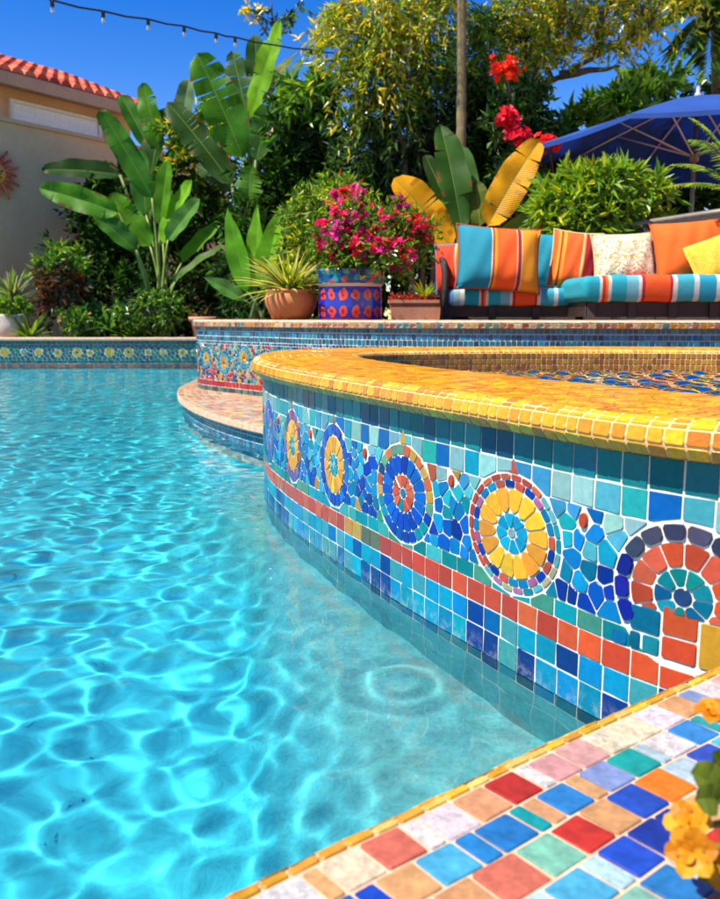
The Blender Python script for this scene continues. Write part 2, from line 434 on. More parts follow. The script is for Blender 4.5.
rows(wall, fw, S_B, SPA.L + S_A, Z[4], (Z[4] + Z[5]) / 2 - .03, .06, pick_from(*BLUES, *DEEPS), **kw)
for q0, q1 in (((Z[4] + Z[5]) / 2 - .03, (Z[4] + Z[5]) / 2 + .035), ((Z[4] + Z[5]) / 2 + .035, Z[5])):
    rows(wall, fw, S_B, SPA.L + S_A, q0, q1, .06, pick_from(*LIGHTS, *BLUES), **kw)

RM = .1
YEL = pick_bright((240, 180, 35), (230, 165, 25), (248, 195, 60), (225, 155, 30))
TILE0 = tile
def spoke(mb, cx, cy, k2, fw):
    tile_ = TILE0; base = cy - .034; low = .162
    def tile(mb, poly, f, col, **kw):                             # the lower part of this flower is cut off by straight tiles
        mx = sum(q[0] for q in poly) / len(poly)
        poly = clip(poly, 0, base if mx < cx + .094 else low, 0, -1)
        if len(poly) >= 3: tile_(mb, poly, f, col, **kw)
    def ring(mb, f, cx, cy, r0, r1, n, pick, ph=0., **kw):
        for i in range(n):
            a = 2 * math.pi * i / n + ph; tile(mb, wedge(cx, cy, r0, r1, a, a + 2 * math.pi / n), f, jit(pick(i), .12), **kw)
    for a0, a1, z0, z1, c in ((.094, .034, .198, base, (40, 120, 150)), (.094, .070, low, .197, (35, 110, 140)), (.069, .034, low, .197, (60, 150, 160)), (.033, -.030, low, .205, (225, 85, 45)), (.033, -.030, .206, base + .014, (228, 95, 50)),
                              (-.031, -.092, low, base, (240, 180, 40)), (-.093, -.131, low, base, (40, 130, 150)), (.131, .095, low, .19, (45, 120, 170))):
        tile_(mb, [(cx + a0, z0), (cx + a1, z0), (cx + a1, z1), (cx + a0, z1)], fw, jit(P(*c), .06), g=.0022, h=.003, k=.003, mat=0)
    disc(mb, fw, cx, cy, .0175, P(50, 70, 120), **k2)
    ring(mb, fw, cx, cy, .0185, .051, 9, pick_from((40, 125, 160), (60, 160, 175), (35, 105, 150), (50, 150, 150)), .3, **k2)
    ring(mb, fw, cx, cy, .053, .096, 13, pick_from((225, 95, 45), (235, 115, 60), (215, 85, 40), (228, 105, 75)), .1, g=.0017, h=.003, k=.003, mat=0)
    n = 17
    for i in range(n):
        an = 2 * math.pi * i / n + .1
        c = random.choice([(70, 70, 95), (60, 55, 80), (90, 80, 100)]) if .2 < an < 2.1 else random.choice([(45, 30, 165), (60, 60, 185), (30, 25, 140)])
        tile(mb, wedge(cx, cy, .098, .1285, an, an + 2 * math.pi / n), fw, jit(P(*c)), g=.002, h=.005, k=.006, mat=0)

def medallion(mb, cx, cy, kind, xs=1.):
    fw0 = globals()['fw']; fw = lambda a, z, h: fw0(cx + (a - cx) * xs, z, h)
    k2 = dict(g=.0015, h=.0026, k=.002, mat=0)
    Bl = pick_from((25, 65, 185), (20, 50, 165), (35, 90, 205), (30, 110, 210))
    if kind == 'yellow_big':
        disc(mb, fw, cx, cy, .012, P(150, 175, 185), **k2)
        ring(mb, fw, cx, cy, .0125, .044, 8, pick_from((60, 175, 215), (70, 185, 220), (50, 160, 205)), .2, **k2)
        ring(mb, fw, cx, cy, .0445, .097, 14, YEL, .1, g=.0016, h=.0034, k=.008, mat=0)
        cols = [(25, 60, 175), (60, 150, 195), (205, 85, 55), (40, 130, 190), (20, 45, 140), (190, 110, 150), (215, 95, 60)]
        ring(mb, fw, cx, cy, .0975, .1145, 24, lambda i: P(*cols[(i * 5) % 7]), .05, **k2)
        n = 26
        for i in range(n):
            an = 2 * math.pi * i / n - .9
            if -.9 <= an < 2.2: tile(mb, wedge(cx, cy, .1150, .1285, an, an + 2 * math.pi / n), fw, jit(P(*random.choice([(215, 90, 58), (225, 110, 75), (200, 75, 55)]))), **k2)
            else: tile(mb, wedge(cx, cy, .1150, .1285, an, an + 2 * math.pi / n), fw, jit(P(*random.choice([(120, 195, 195), (200, 190, 150), (60, 150, 170), (190, 120, 160)]))), **k2)
        tile(mb, [(cx - .016, cy + .129), (cx + .016, cy + .129), (cx + .001, cy + .165)], fw, P(215, 90, 55), **k2)
        return
    if kind == 'blue':
        disc(mb, fw, cx, cy, .014, P(35, 135, 165), **k2)
        ring(mb, fw, cx, cy, .015, .049, 10, lambda i: P(45, 150, 155) if i == 7 else P(*random.choice([(225, 95, 55), (235, 110, 65), (215, 80, 50)])), .2, **k2)
        ring(mb, fw, cx, cy, .050, .099, 18, Bl, .1, g=.0016, h=.003, k=.004, mat=0)
        n = 24; pal = [(215, 165, 70), (225, 120, 50), (40, 60, 110), (215, 100, 55), (120, 170, 140), (230, 185, 100)]
        for i in range(n):
            an = 2 * math.pi * i / n
            c = random.choice(pal) if an < 3.3 or an > 5.9 else random.choice([(25, 60, 170), (30, 90, 190), (60, 160, 180)])
            tile(mb, wedge(cx, cy, .100, .1285, an, an + 2 * math.pi / n), fw, jit(P(*c)), **k2)
        tile(mb, [(cx - .017, cy + .129), (cx + .017, cy + .129), (cx, cy + .172)], fw, P(235, 175, 60), **k2)
        return
    if kind == 'spoke': return spoke(mb, cx, cy, k2, fw)
    disc(mb, fw, cx, cy, .011, P(190, 200, 200), **k2)
    ring(mb, fw, cx, cy, .012, .037, 8, pick_from((120, 200, 205), (90, 185, 200), (60, 170, 185)), .2, **k2)
    if kind == 'violet':
        ring(mb, fw, cx, cy, .038, .093, 14, pick_from((110, 110, 200), (150, 140, 215), (90, 100, 190), (200, 150, 170)), .1, **k2)
    else:
        ring(mb, fw, cx, cy, .038, .091, 14, YEL, .1, g=.0016, h=.0034, k=.007, mat=0)
    pal = dict(yellow_blue=[(25, 60, 180), (35, 85, 200), (60, 120, 205)], yellow_violet=[(110, 80, 160), (200, 110, 70), (70, 70, 170), (150, 110, 170)], violet=[(70, 80, 185), (100, 110, 200), (60, 150, 200)])[kind]
    ring(mb, fw, cx, cy, .0925, .1285, 18, pick_from(*pal), .05, **k2)
    tile(mb, [(cx - .014, cy + .129), (cx + .014, cy + .129), (cx, cy + .163)], fw, P(205, 85, 60), **k2)
MLAB = dict(spoke='orange and violet half hidden flower medallion', yellow_big='yellow petalled medallion with cyan centre and orange outer ring', blue='blue petalled medallion with orange centre',
            yellow_blue='yellow medallion inside a blue ring', yellow_violet='yellow medallion inside a violet and orange ring', violet='violet flower medallion')

# broken tile ground round the medallions
RO = .131
drops = []
for m0, m1 in zip(med[:-1], med[1:]):
    drops.append(((m0[0] + m1[0]) / 2, .372))
def okp(x, y): return all(((x - m[0]) / m[3]) ** 2 + (y - m[1]) ** 2 > (RO + .008) ** 2 for m in med) and all(((x - d[0]) / 1.0) ** 2 + (y - d[1]) ** 2 > .026 ** 2 for d in drops)
sd = scatter(4000, S_A, S_B, Z[4] + .012, Z[5] - .008, .036, okp, 6)
for q_ in scatter(4000, S_A, S_B, Z[4] + .008, Z[5] - .006, .021, okp, 8):
    if all(math.hypot(q_[0] - p_[0], q_[1] - p_[1]) > .0245 for p_ in sd): sd.append(q_)
ext = []
for x, y in sd:
    for zl in (Z[4], Z[5]):
        if abs(y - zl) < .06: ext.append((x, 2 * zl - y))
    for m_ in med:
        r = math.hypot((x - m_[0]) / m_[3], y - m_[1])
        if r < RO + .07: q = (2 * RO - r) / r; ext.append((m_[0] + (x - m_[0]) * q, m_[1] + (y - m_[1]) * q))
    for d_ in drops:
        r = math.hypot(x - d_[0], y - d_[1])
        if r < .034: q = (2 * .018 - r) / r; ext.append((d_[0] + (x - d_[0]) * q, d_[1] + (y - d_[1]) * q))
for (x, y), c in zip(sd, voronoi(sd + ext, len(sd), .06)):
    if len(c) < 3: continue
    c = clip(clip(c, 0, Z[4], 0, -1), 0, Z[5], 0, 1)
    c = clip(clip(c, S_A, 0, -1, 0), S_B, 0, 1, 0)
    if len(c) < 3: continue
    dm = min((abs(x - d[0]), d) for d in drops)[0]
    up = (y - Z[4]) / (Z[5] - Z[4])
    u = random.random()
    if up > .8: pal = LIGHTS
    elif up < .45: pal = DEEPS if u < .72 else CYANS
    elif dm < .09: pal = CYANS if u < .8 else DEEPS
    else: pal = CYANS + DEEPS
    if u > .955: pal = [(215, 165, 80), (205, 95, 60), (190, 130, 170), (70, 150, 110)]
    tile(wall, c, fw, jit(P(*random.choice(pal)), .12), g=.0018, h=.0026, k=.0028, tilt=.035, mat=1)
for d in drops:
    tile(wall, [(d[0] + .012 * math.cos(t) , d[1] + .0165 * math.sin(t)) for t in np.linspace(0, 2 * math.pi, 11)[:-1]], fw, jit(P(215, 85, 50)), g=.001, h=.006, k=.003, mat=1)
wo = wall.build('wall', [M['grout'], M['tile'], M['bench']], spa, off=OFF_SPA)
wo.cycles.is_caustics_receiver = True
for cx, cy, kind, xs in med[:9]:
    b = MB(); medallion(b, cx, cy, kind, xs)
    o = b.build('flower_medallion', [M['tile_dry']], wo); o['label'] = MLAB[kind]
    o.matrix_parent_inverse = Matrix.Translation((-OFF_SPA[0], -OFF_SPA[1], 0))
    me = o.data; c = np.empty(len(me.vertices) * 3, np.float32); me.vertices.foreach_get('co', c)
    # keep the medallion's own origin at its centre
    ctr = np.array(fw(cx, cy, 0), np.float32); me.vertices.foreach_set('co', (c.reshape(-1, 3) - ctr).ravel()); me.update()
    o.location = Vector(ctr.tolist())

# rim: overhanging nose, flat top, inner edge
nose = [(.0, ZR), (.022, ZR), (.034, ZR + .005), (.043, ZR + .017), (.046, ZR + .033), (.042, ZR + .048), (.030, ZR + .060), (.012, ZR + .0655), (-.02, ZT + .0015), (-.40, ZT), (-.418, ZT - .004), (-.43, ZT - .018), (-.43, ZT - .04), (-.43, .36)]
pr = Profile(nose); rim = MB()
sweep(rim, SPA, nose, 0, SPA.L, .03, mat=0)
fr = sweep_map(SPA, pr)
GOLD = pick_bright((240, 178, 40), (232, 165, 28), (246, 190, 60), (222, 148, 25), (240, 180, 75), (218, 140, 30), (236, 172, 50))
BROWN = pick_from((205, 130, 30), (220, 150, 45), (185, 110, 28), (225, 160, 60))  # browner inner wall; also puts shade into the row under the nose
ts = [.002, .030, .058, .087, .116]
ts += list(np.linspace(.146, .146 + .0345 * 9, 10)); ts[-1] = pr.L - .24
ts += [ts[-1] + .032, ts[-1] + .062]
while ts[-1] < pr.L - .06: ts.append(ts[-1] + .03)
for i in range(len(ts) - 1):
    inner = ts[i] > pr.L - .215
    rows(rim, fr, 0, SPA.L, ts[i], ts[i + 1], (.034 if i < 6 else .036) if not inner else .03, BROWN if inner or i < 1 else GOLD, g=.0021 if i < 6 else .0028, h=.0024, k=.002, tilt=.012, mat=1, jw=.12)
rim.build('coping', [M['grout_gold'], M['gold']], spa, off=OFF_SPA)
# inner basin, coloured violet in place of reflected blue, and rippled water
ib = MB(); sweep(ib, SPA, [(-.43, .37), (-.43, .12), (-1.3, .12)], 0, SPA.L, .05, S(70, 60, 190, .8)); ib.build('inner_basin', [M['tile']], spa, False, off=OFF_SPA).cycles.is_caustics_receiver = True

def m_water(name, col):
    t = NT(name)
    return t.surf(t.n('BsdfPrincipled', {'Base Color': col, 'Roughness': 0.0, 'IOR': 1.333, 'Transmission Weight': 1.0}))
M['water'] = m_water('pool_water', (.93, 1, 1))
sw = MB()
n = 420; inn = [SPA.p(SPA.L * i / n, -.432)[:2] for i in range(n)]
cx_, cy_ = 1.25, 3.0; rr = np.linspace(1, 0, 130)[:-1]
vs = []
for r in rr:
    for x, y in inn:
        X, Y = cx_ + (x - cx_) * r, cy_ + (y - cy_) * r
        vs.append((float(X), float(Y), .480 + .006 * math.sin(X * 17 + Y * 13) + .005 * math.sin(X * 21 - Y * 29 + 1) + .003 * math.sin(X * 43 + Y * 37) + .0018 * math.sin(-X * 41 + Y * 61 + 2)))
fs = [(i * n + j, i * n + (j + 1) % n, (i + 1) * n + (j + 1) % n, (i + 1) * n + j) for i in range(len(rr) - 1) for j in range(n)] + [tuple((len(rr) - 1) * n + j for j in range(n))]
sw.add(vs, fs)
t = NT('spa_water'); M['spa_water'] = t.surf(t.n('BsdfPrincipled', {'Base Color': (.8, .78, 1), 'Roughness': 0.0, 'IOR': 1.333, 'Transmission Weight': 1.0}))
o = sw.build('spa_water', [M['spa_water']], None, True); tag(o, 'rippled water tinted violet blue held inside the gold rimmed spa', 'water', kind='structure'); o.cycles.is_caustics_caster = True

# ------------------------------------------------------------------ pool basin, bench, water
EDGE = Curve([(-3.6, -2.35), (-1.9, -.75), (-.80, .17), (-.124, .745), (.065, .895), (.20, 1.005), (.385, 1.145), (.61, 1.315), (.95, 1.58)])   # near coping, pool side is its left
FARY = 13.3; FLOOR = -.56
pm = NT('pool_plaster'); co = pm.n('TexCoord'); nz = pm.n('TexNoise', {'Vector': co.outputs['Object'], 'Scale': 2.2, 'Detail': 6.0})
n2 = pm.n('TexNoise', {'Vector': co.outputs['Object'], 'Scale': 60.0, 'Detail': 3.0})
c = pm.ramp(nz.outputs[0], [(.3, (.014, .39, .52)), (.7, (.024, .50, .62))])
c = pm.n('HueSaturation', {'Value': pm.n('MapRange', {0: n2.outputs[0], 1: .3, 2: .7, 3: .85, 4: 1.15}).outputs[0], 'Color': c.outputs[0]})
M['plaster'] = pm.surf(pm.n('BsdfPrincipled', {'Base Color': c.outputs[0], 'Roughness': .8}))
b = MB()
g = 24
xs = np.linspace(-12, 6.5, g); ys = np.linspace(-6, FARY + .3, g)
b.add([(x, y, FLOOR) for y in ys for x in xs], [(j * g + i, j * g + i + 1, (j + 1) * g + i + 1, (j + 1) * g + i) for j in range(g - 1) for i in range(g - 1)])
b.add([(-12, FARY+.26, FLOOR), (6.5, FARY+.26, FLOOR), (6.5, FARY+.26, .3), (-12, FARY+.26, .3)], [(0, 1, 2, 3)])
b.add([(-12, -6, FLOOR), (-12, FARY, FLOOR), (-12, FARY, .3), (-12, -6, .3)], [(0, 1, 2, 3)])
fl = b.build('pool_floor', [M['plaster']]); tag(fl, kind='structure'); fl.cycles.is_caustics_receiver = True
b = MB()
BEN = Curve([(.62, .95), (.30, 1.02), (.10, 1.30), (.0, 1.66), (-.075, 1.95), (-.21, 2.5), (-.32, 2.95), (-.46, 3.4), (-.52, 3.8), (-.54, 4.1), (-.45, 4.5), (-.2, 4.9)])
n = 120
for i in range(n):
    pass
A = [BEN.p(BEN.L * i / n)[:2] for i in range(n + 1)]; Bq = [SPA.p(S_A + (S_B - S_A) * i / n, -.02)[:2] for i in range(n + 1)]
prof_b = [(1.0, ZB), (.5, ZB - .006), (.15, ZB - .018), (0, ZB - .04), (-.12, -.335), (-.24, -.378), (-.36, -.422), (-.48, -.465), (-.62, -.508), (-.78, -.538), (-.95, -.5545), (-1.15, -.566), (-1.35, -.60)]
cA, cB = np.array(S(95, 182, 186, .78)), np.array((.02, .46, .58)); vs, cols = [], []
for i in range(n + 1):
    ax, ay = A[i]; bx, by = Bq[i]; dx, dy = bx - ax, by - ay; q = math.hypot(dx, dy) + 1e-6; dx, dy = dx / q, dy / q
    for t_, z_ in prof_b:
        o_ = t_ * q if t_ > 0 else t_ * .55
        vs.append((float(ax + dx * o_), float(ay + dy * o_), z_))
np_ = len(prof_b); fs = [(i * np_ + j, (i + 1) * np_ + j, (i + 1) * np_ + j + 1, i * np_ + j + 1) for i in range(n) for j in range(np_ - 1)]
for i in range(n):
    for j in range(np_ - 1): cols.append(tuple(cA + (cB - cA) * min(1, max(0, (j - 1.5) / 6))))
b.add(vs, fs, cols)
t = NT('shelf_plaster'); a_ = t.n('Attribute', attribute_name='tint'); co = t.n('TexCoord'); n2 = t.n('TexNoise', {'Vector': co.outputs['Object'], 'Scale': 70.0, 'Detail': 6.0, 'Roughness': .75}); n1 = t.n('TexNoise', {'Vector': co.outputs['Object'], 'Scale': 5.0, 'Detail': 5.0})
v_ = t.math('MULTIPLY', t.n('MapRange', {0: n2.outputs[0], 1: .3, 2: .7, 3: .72, 4: 1.22}).outputs[0], t.n('MapRange', {0: n1.outputs[0], 1: .3, 2: .7, 3: .85, 4: 1.12}).outputs[0])
c = t.n('HueSaturation', {'Value': v_, 'Color': a_.outputs['Color']}); M['shelf'] = t.surf(t.n('BsdfPrincipled', {'Base Color': c.outputs[0], 'Roughness': .8, 'Normal': t.n('Bump', {'Strength': .4, 'Distance': .004, 'Height': n2.outputs[0]}).outputs[0]}))
bo = b.build('pool_bench', [M['shelf']], None, True); tag(bo, kind='structure'); bo.cycles.is_caustics_receiver = True

# rippled water sheet (real waves)
us = np.r_[np.linspace(-3.2, -1.05, 28)[:-1], np.arange(-1.0, .46, .0018), np.linspace(.5, 1.6, 10)]
yy = list(np.linspace(-5.5, .15, 30)); y = .2
while y < FARY + .25: yy.append(y); y += .0021 * (y + 1.2)
yy = np.array(yy); fac = np.maximum(yy + 1.2, 1.3)
X = us[None, :] * fac[:, None]; Y = np.repeat(yy[:, None], len(us), 1)
dxs = np.gradient(us)[None, :] * fac[:, None]; dys = np.repeat(np.gradient(yy)[:, None], len(us), 1); sp = np.maximum(dxs, dys)
H = np.zeros_like(X); Hxx, Hxy, Hyy = np.zeros_like(X), np.zeros_like(X), np.zeros_like(X); wr = np.random.default_rng(21)
lams = np.geomspace(.064, .23, 90); amps = lams ** 1.75; amps *= WAVE / math.sqrt(((amps * (2 * math.pi / lams) ** 2) ** 2).sum() / 2)   # WAVE: rms curvature of the surface
for lam, amp in list(zip(lams, amps)) + [(.55, .0012), (.8, .0016), (1.1, .002)]:
    k = 2 * math.pi / lam * wr.uniform(.95, 1.05); th = wr.normal(.9, 1.1) + (math.pi if wr.random() < .4 else 0); ph = wr.uniform(0, 6.28)
    sn = amp * np.clip((lam / sp - 3) / 4, 0, 1) * np.sin(k * (X * math.cos(th) + Y * math.sin(th)) + ph); H += sn; kx, ky = k * math.cos(th), k * math.sin(th)
    Hxx -= kx * kx * sn; Hxy -= kx * ky * sn; Hyy -= ky * ky * sn
# the steepest crests and troughs are calmed a little
ev = np.abs((Hxx + Hyy) / 2) + np.sqrt(((Hxx - Hyy) / 2) ** 2 + Hxy ** 2); wgt = np.clip((ev - LIMIT) / 1.2, 0, 1)
def blur(a, n):
    for ax in (0, 1):
        c = np.cumsum(np.pad(a, [(n + 1, n) if q == ax else (0, 0) for q in (0, 1)], 'edge'), axis=ax)
        a = (np.take(c, range(2 * n + 1, c.shape[ax]), ax) - np.take(c, range(0, c.shape[ax] - 2 * n - 1), ax)) / (2 * n + 1)
    return a
H *= 1 - .6 * np.clip(2.2 * blur(blur(wgt, 9), 7), 0, 1)
near = np.full_like(X, 9.)                                            # calmer water in the lee of the spa wall
for a in np.linspace(S_A, s_near(-.37, 4.34), 60):
    px_, py_ = SPA.p(a)[:2]; near = np.minimum(near, (X - px_) ** 2 + (Y - py_) ** 2)
H *= 1 - .55 * np.clip((.62 - np.sqrt(near)) / .35, 0, 1)
for rx, ry, ra in ((.0, 1.86, .0007),):
    d = np.hypot(X - rx, Y - ry); H += ra * np.exp(-((d - .09) / .07) ** 2) * np.cos(d * 70)
me = bpy.data.meshes.new('pool_water'); nr, nc = X.shape
idx = np.arange(nr * nc).reshape(nr, nc)
fc = np.stack([idx[:-1, :-1], idx[:-1, 1:], idx[1:, 1:], idx[1:, :-1]], -1).reshape(-1, 4)
fill_mesh(me, np.stack([X, Y, H], -1).reshape(-1, 3), fc, smooth=True)
po = link('pool_water', me, None, [M['water']]); tag(po, 'clear turquoise rippled swimming pool water', 'water', kind='structure')
po.cycles.is_caustics_caster = True
print('WATER', len(me.vertices), 'rms h', float(H.std()))
# ------------------------------------------------------------------ near coping (the camera stands over it)
ZC = .20
M['gold_edge'] = m_tile('gold_edge_tile', rough=.3, mott=.2, scale=60)
cop = empty('pool_coping', (.3, .8, 0), 'foreground pool edge tiled in red, blue and white marble squares', 'pool edge')
OFF = (.3, .8, 0)
cpf = [(-.03, -1.2), (-.03, ZC - .05), (-.012, ZC - .045), (.004, ZC - .034), (.010, ZC - .018), (.006, ZC - .005), (-.006, ZC), (-.46, ZC), (-.46, -.3)]
b = MB(); sweep(b, EDGE, cpf[2:], .6, EDGE.L, .03)
sweep(b, EDGE, cpf[:3], .6, EDGE.L, .03, mat=0)
b.build('coping_body', [M['grout_tan']], cop, off=OFF)
pr = Profile(cpf[2:-1]); fm = sweep_map(EDGE, pr); t0 = pr.L - .454
b = MB(); kw = dict(g=.0012, h=.003, k=.0025, mat=0, tilt=.02)
for i in range(3):
    rows(b, fm, .6, EDGE.L, .004 + i * (t0 - .006) / 3, .004 + (i + 1) * (t0 - .006) / 3, .034, pick_from((245, 190, 80), (238, 175, 65), (225, 160, 75), (250, 205, 110), (150, 125, 80)), **kw)
rows(b, fm, .6, EDGE.L, t0 - .001, t0 + .011, .036, pick_from((248, 200, 95), (242, 185, 80), (238, 175, 85), (250, 215, 130)), **kw)
b.build('gold_edging', [M['gold_edge']], cop, off=OFF)
WHT, MAR, CRM, COR, TAN, RED, PNK = (226, 220, 212), (220, 212, 210), (232, 214, 178), (222, 120, 92), (226, 168, 112), (214, 56, 40), (228, 168, 160)
SKY, BLU, COB, TEA, SLA, PAL, MIN, ORA, NAV, CYA = (85, 178, 215), (45, 135, 205), (35, 80, 195), (20, 165, 165), (125, 140, 185), (185, 215, 220), (130, 195, 170), (238, 130, 30), (25, 60, 160), (70, 195, 220)
RW = [
 [(MAR, 1), (WHT, 1), (TAN, .4), (CRM, 1), (COR, 1), (WHT, .45), (MAR, 1), (TAN, 1), (RED, 1), (WHT, .45), (PNK, .9), (PNK, 1), (CRM, 1), (CRM, 1), (MAR, 1), (TAN, 1), (SLA, .6), (WHT, 1), (PNK, 1)],
 [(SKY, 1), (TAN, .5), (BLU, .9), (COB, .5), (TAN, 1), (SKY, 1), (BLU, .5), (BLU, 1), (TEA, .4), (TAN, .45), (BLU, 1), (TAN, .5), (SLA, 1), (TEA, 1), (PAL, .4), (WHT, 1), (BLU, 1), (TEA, .4), (PAL, 1), (COB, 1), (MIN, 1)],
 [(COR, 1), (MIN, 1), (TAN, 1), (WHT, .5), (TAN, 1), (COR, 1.1), (MIN, 1), (RED, 1), (TAN, 1), (COB, 1), (ORA, 1), (PAL, 1), (COB, 1), (CYA, 1), (PAL, .5), (COB, 1), (TAN, 1), (WHT, 1)],
 [(BLU, 1), (CRM, 1), (COR, 1), (PAL, .5), (TAN, 1), (PAL, .6), (SKY, 1), (PAL, .5), (COB, 1), (NAV, 1), (NAV, .6), (TAN, 1), (SKY, 1), (ORA, 1), (PAL, 1), (TEA, 1)],
 [(RED, 1), (SLA, 1), (MIN, 1), (COR, 1), (CYA, 1), (COR, .5), (MIN, 1), (BLU, 1), (PAL, 1), (RED, 1), (TAN, 1), (COB, 1), (WHT, 1)],
 [(TAN, 1), (BLU, 1), (WHT, 1), (COR, 1), (TEA, 1), (COB, 1), (PAL, .5), (ORA, 1), (SKY, 1), (MAR, 1), (RED, 1)],
 [(PAL, 1), (COR, 1), (COB, 1), (TAN, 1), (RED, 1), (MIN, 1), (WHT, 1), (SLA, .5), (BLU, 1), (CRM, 1)]]
s_start = float(EDGE.s[np.argmin((EDGE.x + .155) ** 2 + (EDGE.y - .715) ** 2)])
PC = lambda c: S(*c, .52 if max(c) - min(c) > 60 else .62)
b = MB(); tt = t0 + .013; hts = [.054, .052, .056, .054, .056, .055, .055]
for r, seq in enumerate(RW):
    h = hts[r]
    def put(a0, a1, c):
        tile(b, [(a0, tt), (a1, tt), (a1, tt + h), (a0, tt + h)], fm, jit(PC(c), .08), g=.0021, h=.003, k=.002, tilt=.015)
    a = s_start
    for c, wd in seq:
        L = .0545 * wd * random.uniform(.95, 1.06); put(a, a + L, c); a += L
    while a < EDGE.L - .06:
        L = .055 * random.choice([1, 1, .5]); put(a, a + L, random.choice(random.choice(RW))[0]); a += L
    a = s_start
    while a > .66:
        L = .055 * random.choice([1, 1, .5]); put(a - L, a, random.choice(random.choice(RW))[0]); a -= L
    tt += h
# marble and worn squares: glaze with veins
t = NT('worn_square_tile'); a_ = t.n('Attribute', attribute_name='tint'); co = t.n('TexCoord')
nz = t.n('TexNoise', {'Vector': co.outputs['Object'], 'Scale': 26.0, 'Detail': 6.0, 'Roughness': .7, 'Distortion': 2.5})
n2 = t.n('TexNoise', {'Vector': co.outputs['Object'], 'Scale': 110.0, 'Detail': 4.0})
vein = t.ramp(nz.outputs[0], [(.40, (1, 1, 1)), (.485, (.55, .52, .52)), (.52, (1, 1, 1)), (.60, (1, 1, 1)), (.68, (1.0, .82, .70))])
lum = t.n('RGBToBW', {0: a_.outputs['Color']}); c = t.mix(t.n('MapRange', {0: lum.outputs[0], 1: .30, 2: .5, 3: .12, 4: 1.}).outputs[0], a_.outputs['Color'], vein.outputs[0], 'MULTIPLY')
n3 = t.n('TexNoise', {'Vector': co.outputs['Object'], 'Scale': 34.0, 'Detail': 5.0, 'Roughness': .7})
vv = t.math('MULTIPLY', t.n('MapRange', {0: n2.outputs[0], 1: .3, 2: .7, 3: .84, 4: 1.14}).outputs[0], t.n('MapRange', {0: n3.outputs[0], 1: .32, 2: .68, 3: .74, 4: 1.22}).outputs[0])
c = t.n('HueSaturation', {'Value': vv, 'Color': c})
bm = t.n('Bump', {'Strength': .25, 'Distance': .002, 'Height': n2.outputs[0]})
M['worn'] = t.surf(t.n('BsdfPrincipled', {'Base Color': c.outputs[0], 'Roughness': .3, 'Normal': bm.outputs[0]}))
b.build('square_tiles', [M['worn']], cop, off=OFF)

# ------------------------------------------------------------------ raised wall, ledge and far pool wall
DECK = .735
RAW = Curve([(7.0, 5.3), (3.2, 5.3), (1.3, 5.38), (.35, 5.62), (-.28, 6.0), (-.72, 6.46), (-1.05, 6.83), (-1.29, 7.12), (-1.40, 7.36), (-1.445, 7.7), (-1.46, 8.3), (-1.47, 13.6)], step=.02)
MOT = [(205, 140, 110), (225, 180, 140), (190, 120, 95), (120, 150, 130), (215, 165, 110), (170, 90, 70), (235, 205, 165), (90, 140, 140), (220, 150, 60)]
def build_low_wall(name, cv, z0, ztop, thick, label, cat, bands, s0, s1, over=.03, cop_pal=MOT, cw=.045, width=.3, th=.035, inner_wall=True):
    r = tag(empty(name, (float(cv.x.mean()), float(cv.y.mean()), 0), label, cat), kind='thing'); off = tuple(r.location)
    b = MB(); f = wall_map(cv); sweep(b, cv, [(0, z0), (0, ztop - thick + .005)], s0, s1, .04, mat=0)
    for z, z2, w_, pick in bands: rows(b, f, s0, s1, z, z2, w_, pick, g=.0022, h=.003, k=.002, mat=1)
    wo_ = [b, f, r, off]
    c = MB(); pf = [(0, ztop - thick), (over - .006, ztop - thick), (over, ztop - thick + .008), (over, ztop - .012), (over - .01, ztop), (-width, ztop)]
    sweep(c, cv, pf, s0, s1, .04, mat=0); p_ = Profile(pf); f2 = sweep_map(cv, p_)
    k = max(1, round((p_.L - over) / th)); ed = np.linspace(over * .9, p_.L - .003, k + 1)
    for i in range(k): rows(c, f2, s0, s1, ed[i], ed[i + 1], cw, pick_from(*cop_pal), g=.0018, h=.002, k=.003, mat=1)
    c.build('coping', [M['grout_tan'], M['tile_rustic']], r, off=off)
    return wo_
RTEAL = pick_from((20, 110, 130), (15, 95, 120), (30, 130, 150), (25, 120, 150), (10, 80, 110), (40, 145, 165), (20, 100, 140))
RBLUE = pick_from((15, 90, 130), (25, 120, 165), (40, 140, 185), (12, 70, 120), (20, 110, 140), (60, 160, 190))
DOT = pick_from((15, 50, 110), (40, 110, 170), (10, 40, 90), (120, 180, 200))
REDS = pick_from((205, 45, 35), (220, 60, 45), (190, 35, 30))
GRYT = pick_from((80, 130, 125), (60, 110, 115), (110, 140, 125), (90, 80, 70))
b, f, rw, off = build_low_wall('raised_pool_wall', RAW, .1, DECK, .055, 'raised curved pool wall of dark teal tiles carrying the patio behind the spa', 'pool wall',
    [(.10, .150, .05, RTEAL), (.150, .195, .042, GRYT), (.197, .243, .052, REDS), (.546, .565, .03, DOT), (.567, .606, .034, RTEAL), (.608, .646, .036, RBLUE), (.648, .682, .034, RTEAL)], 0, RAW.L)
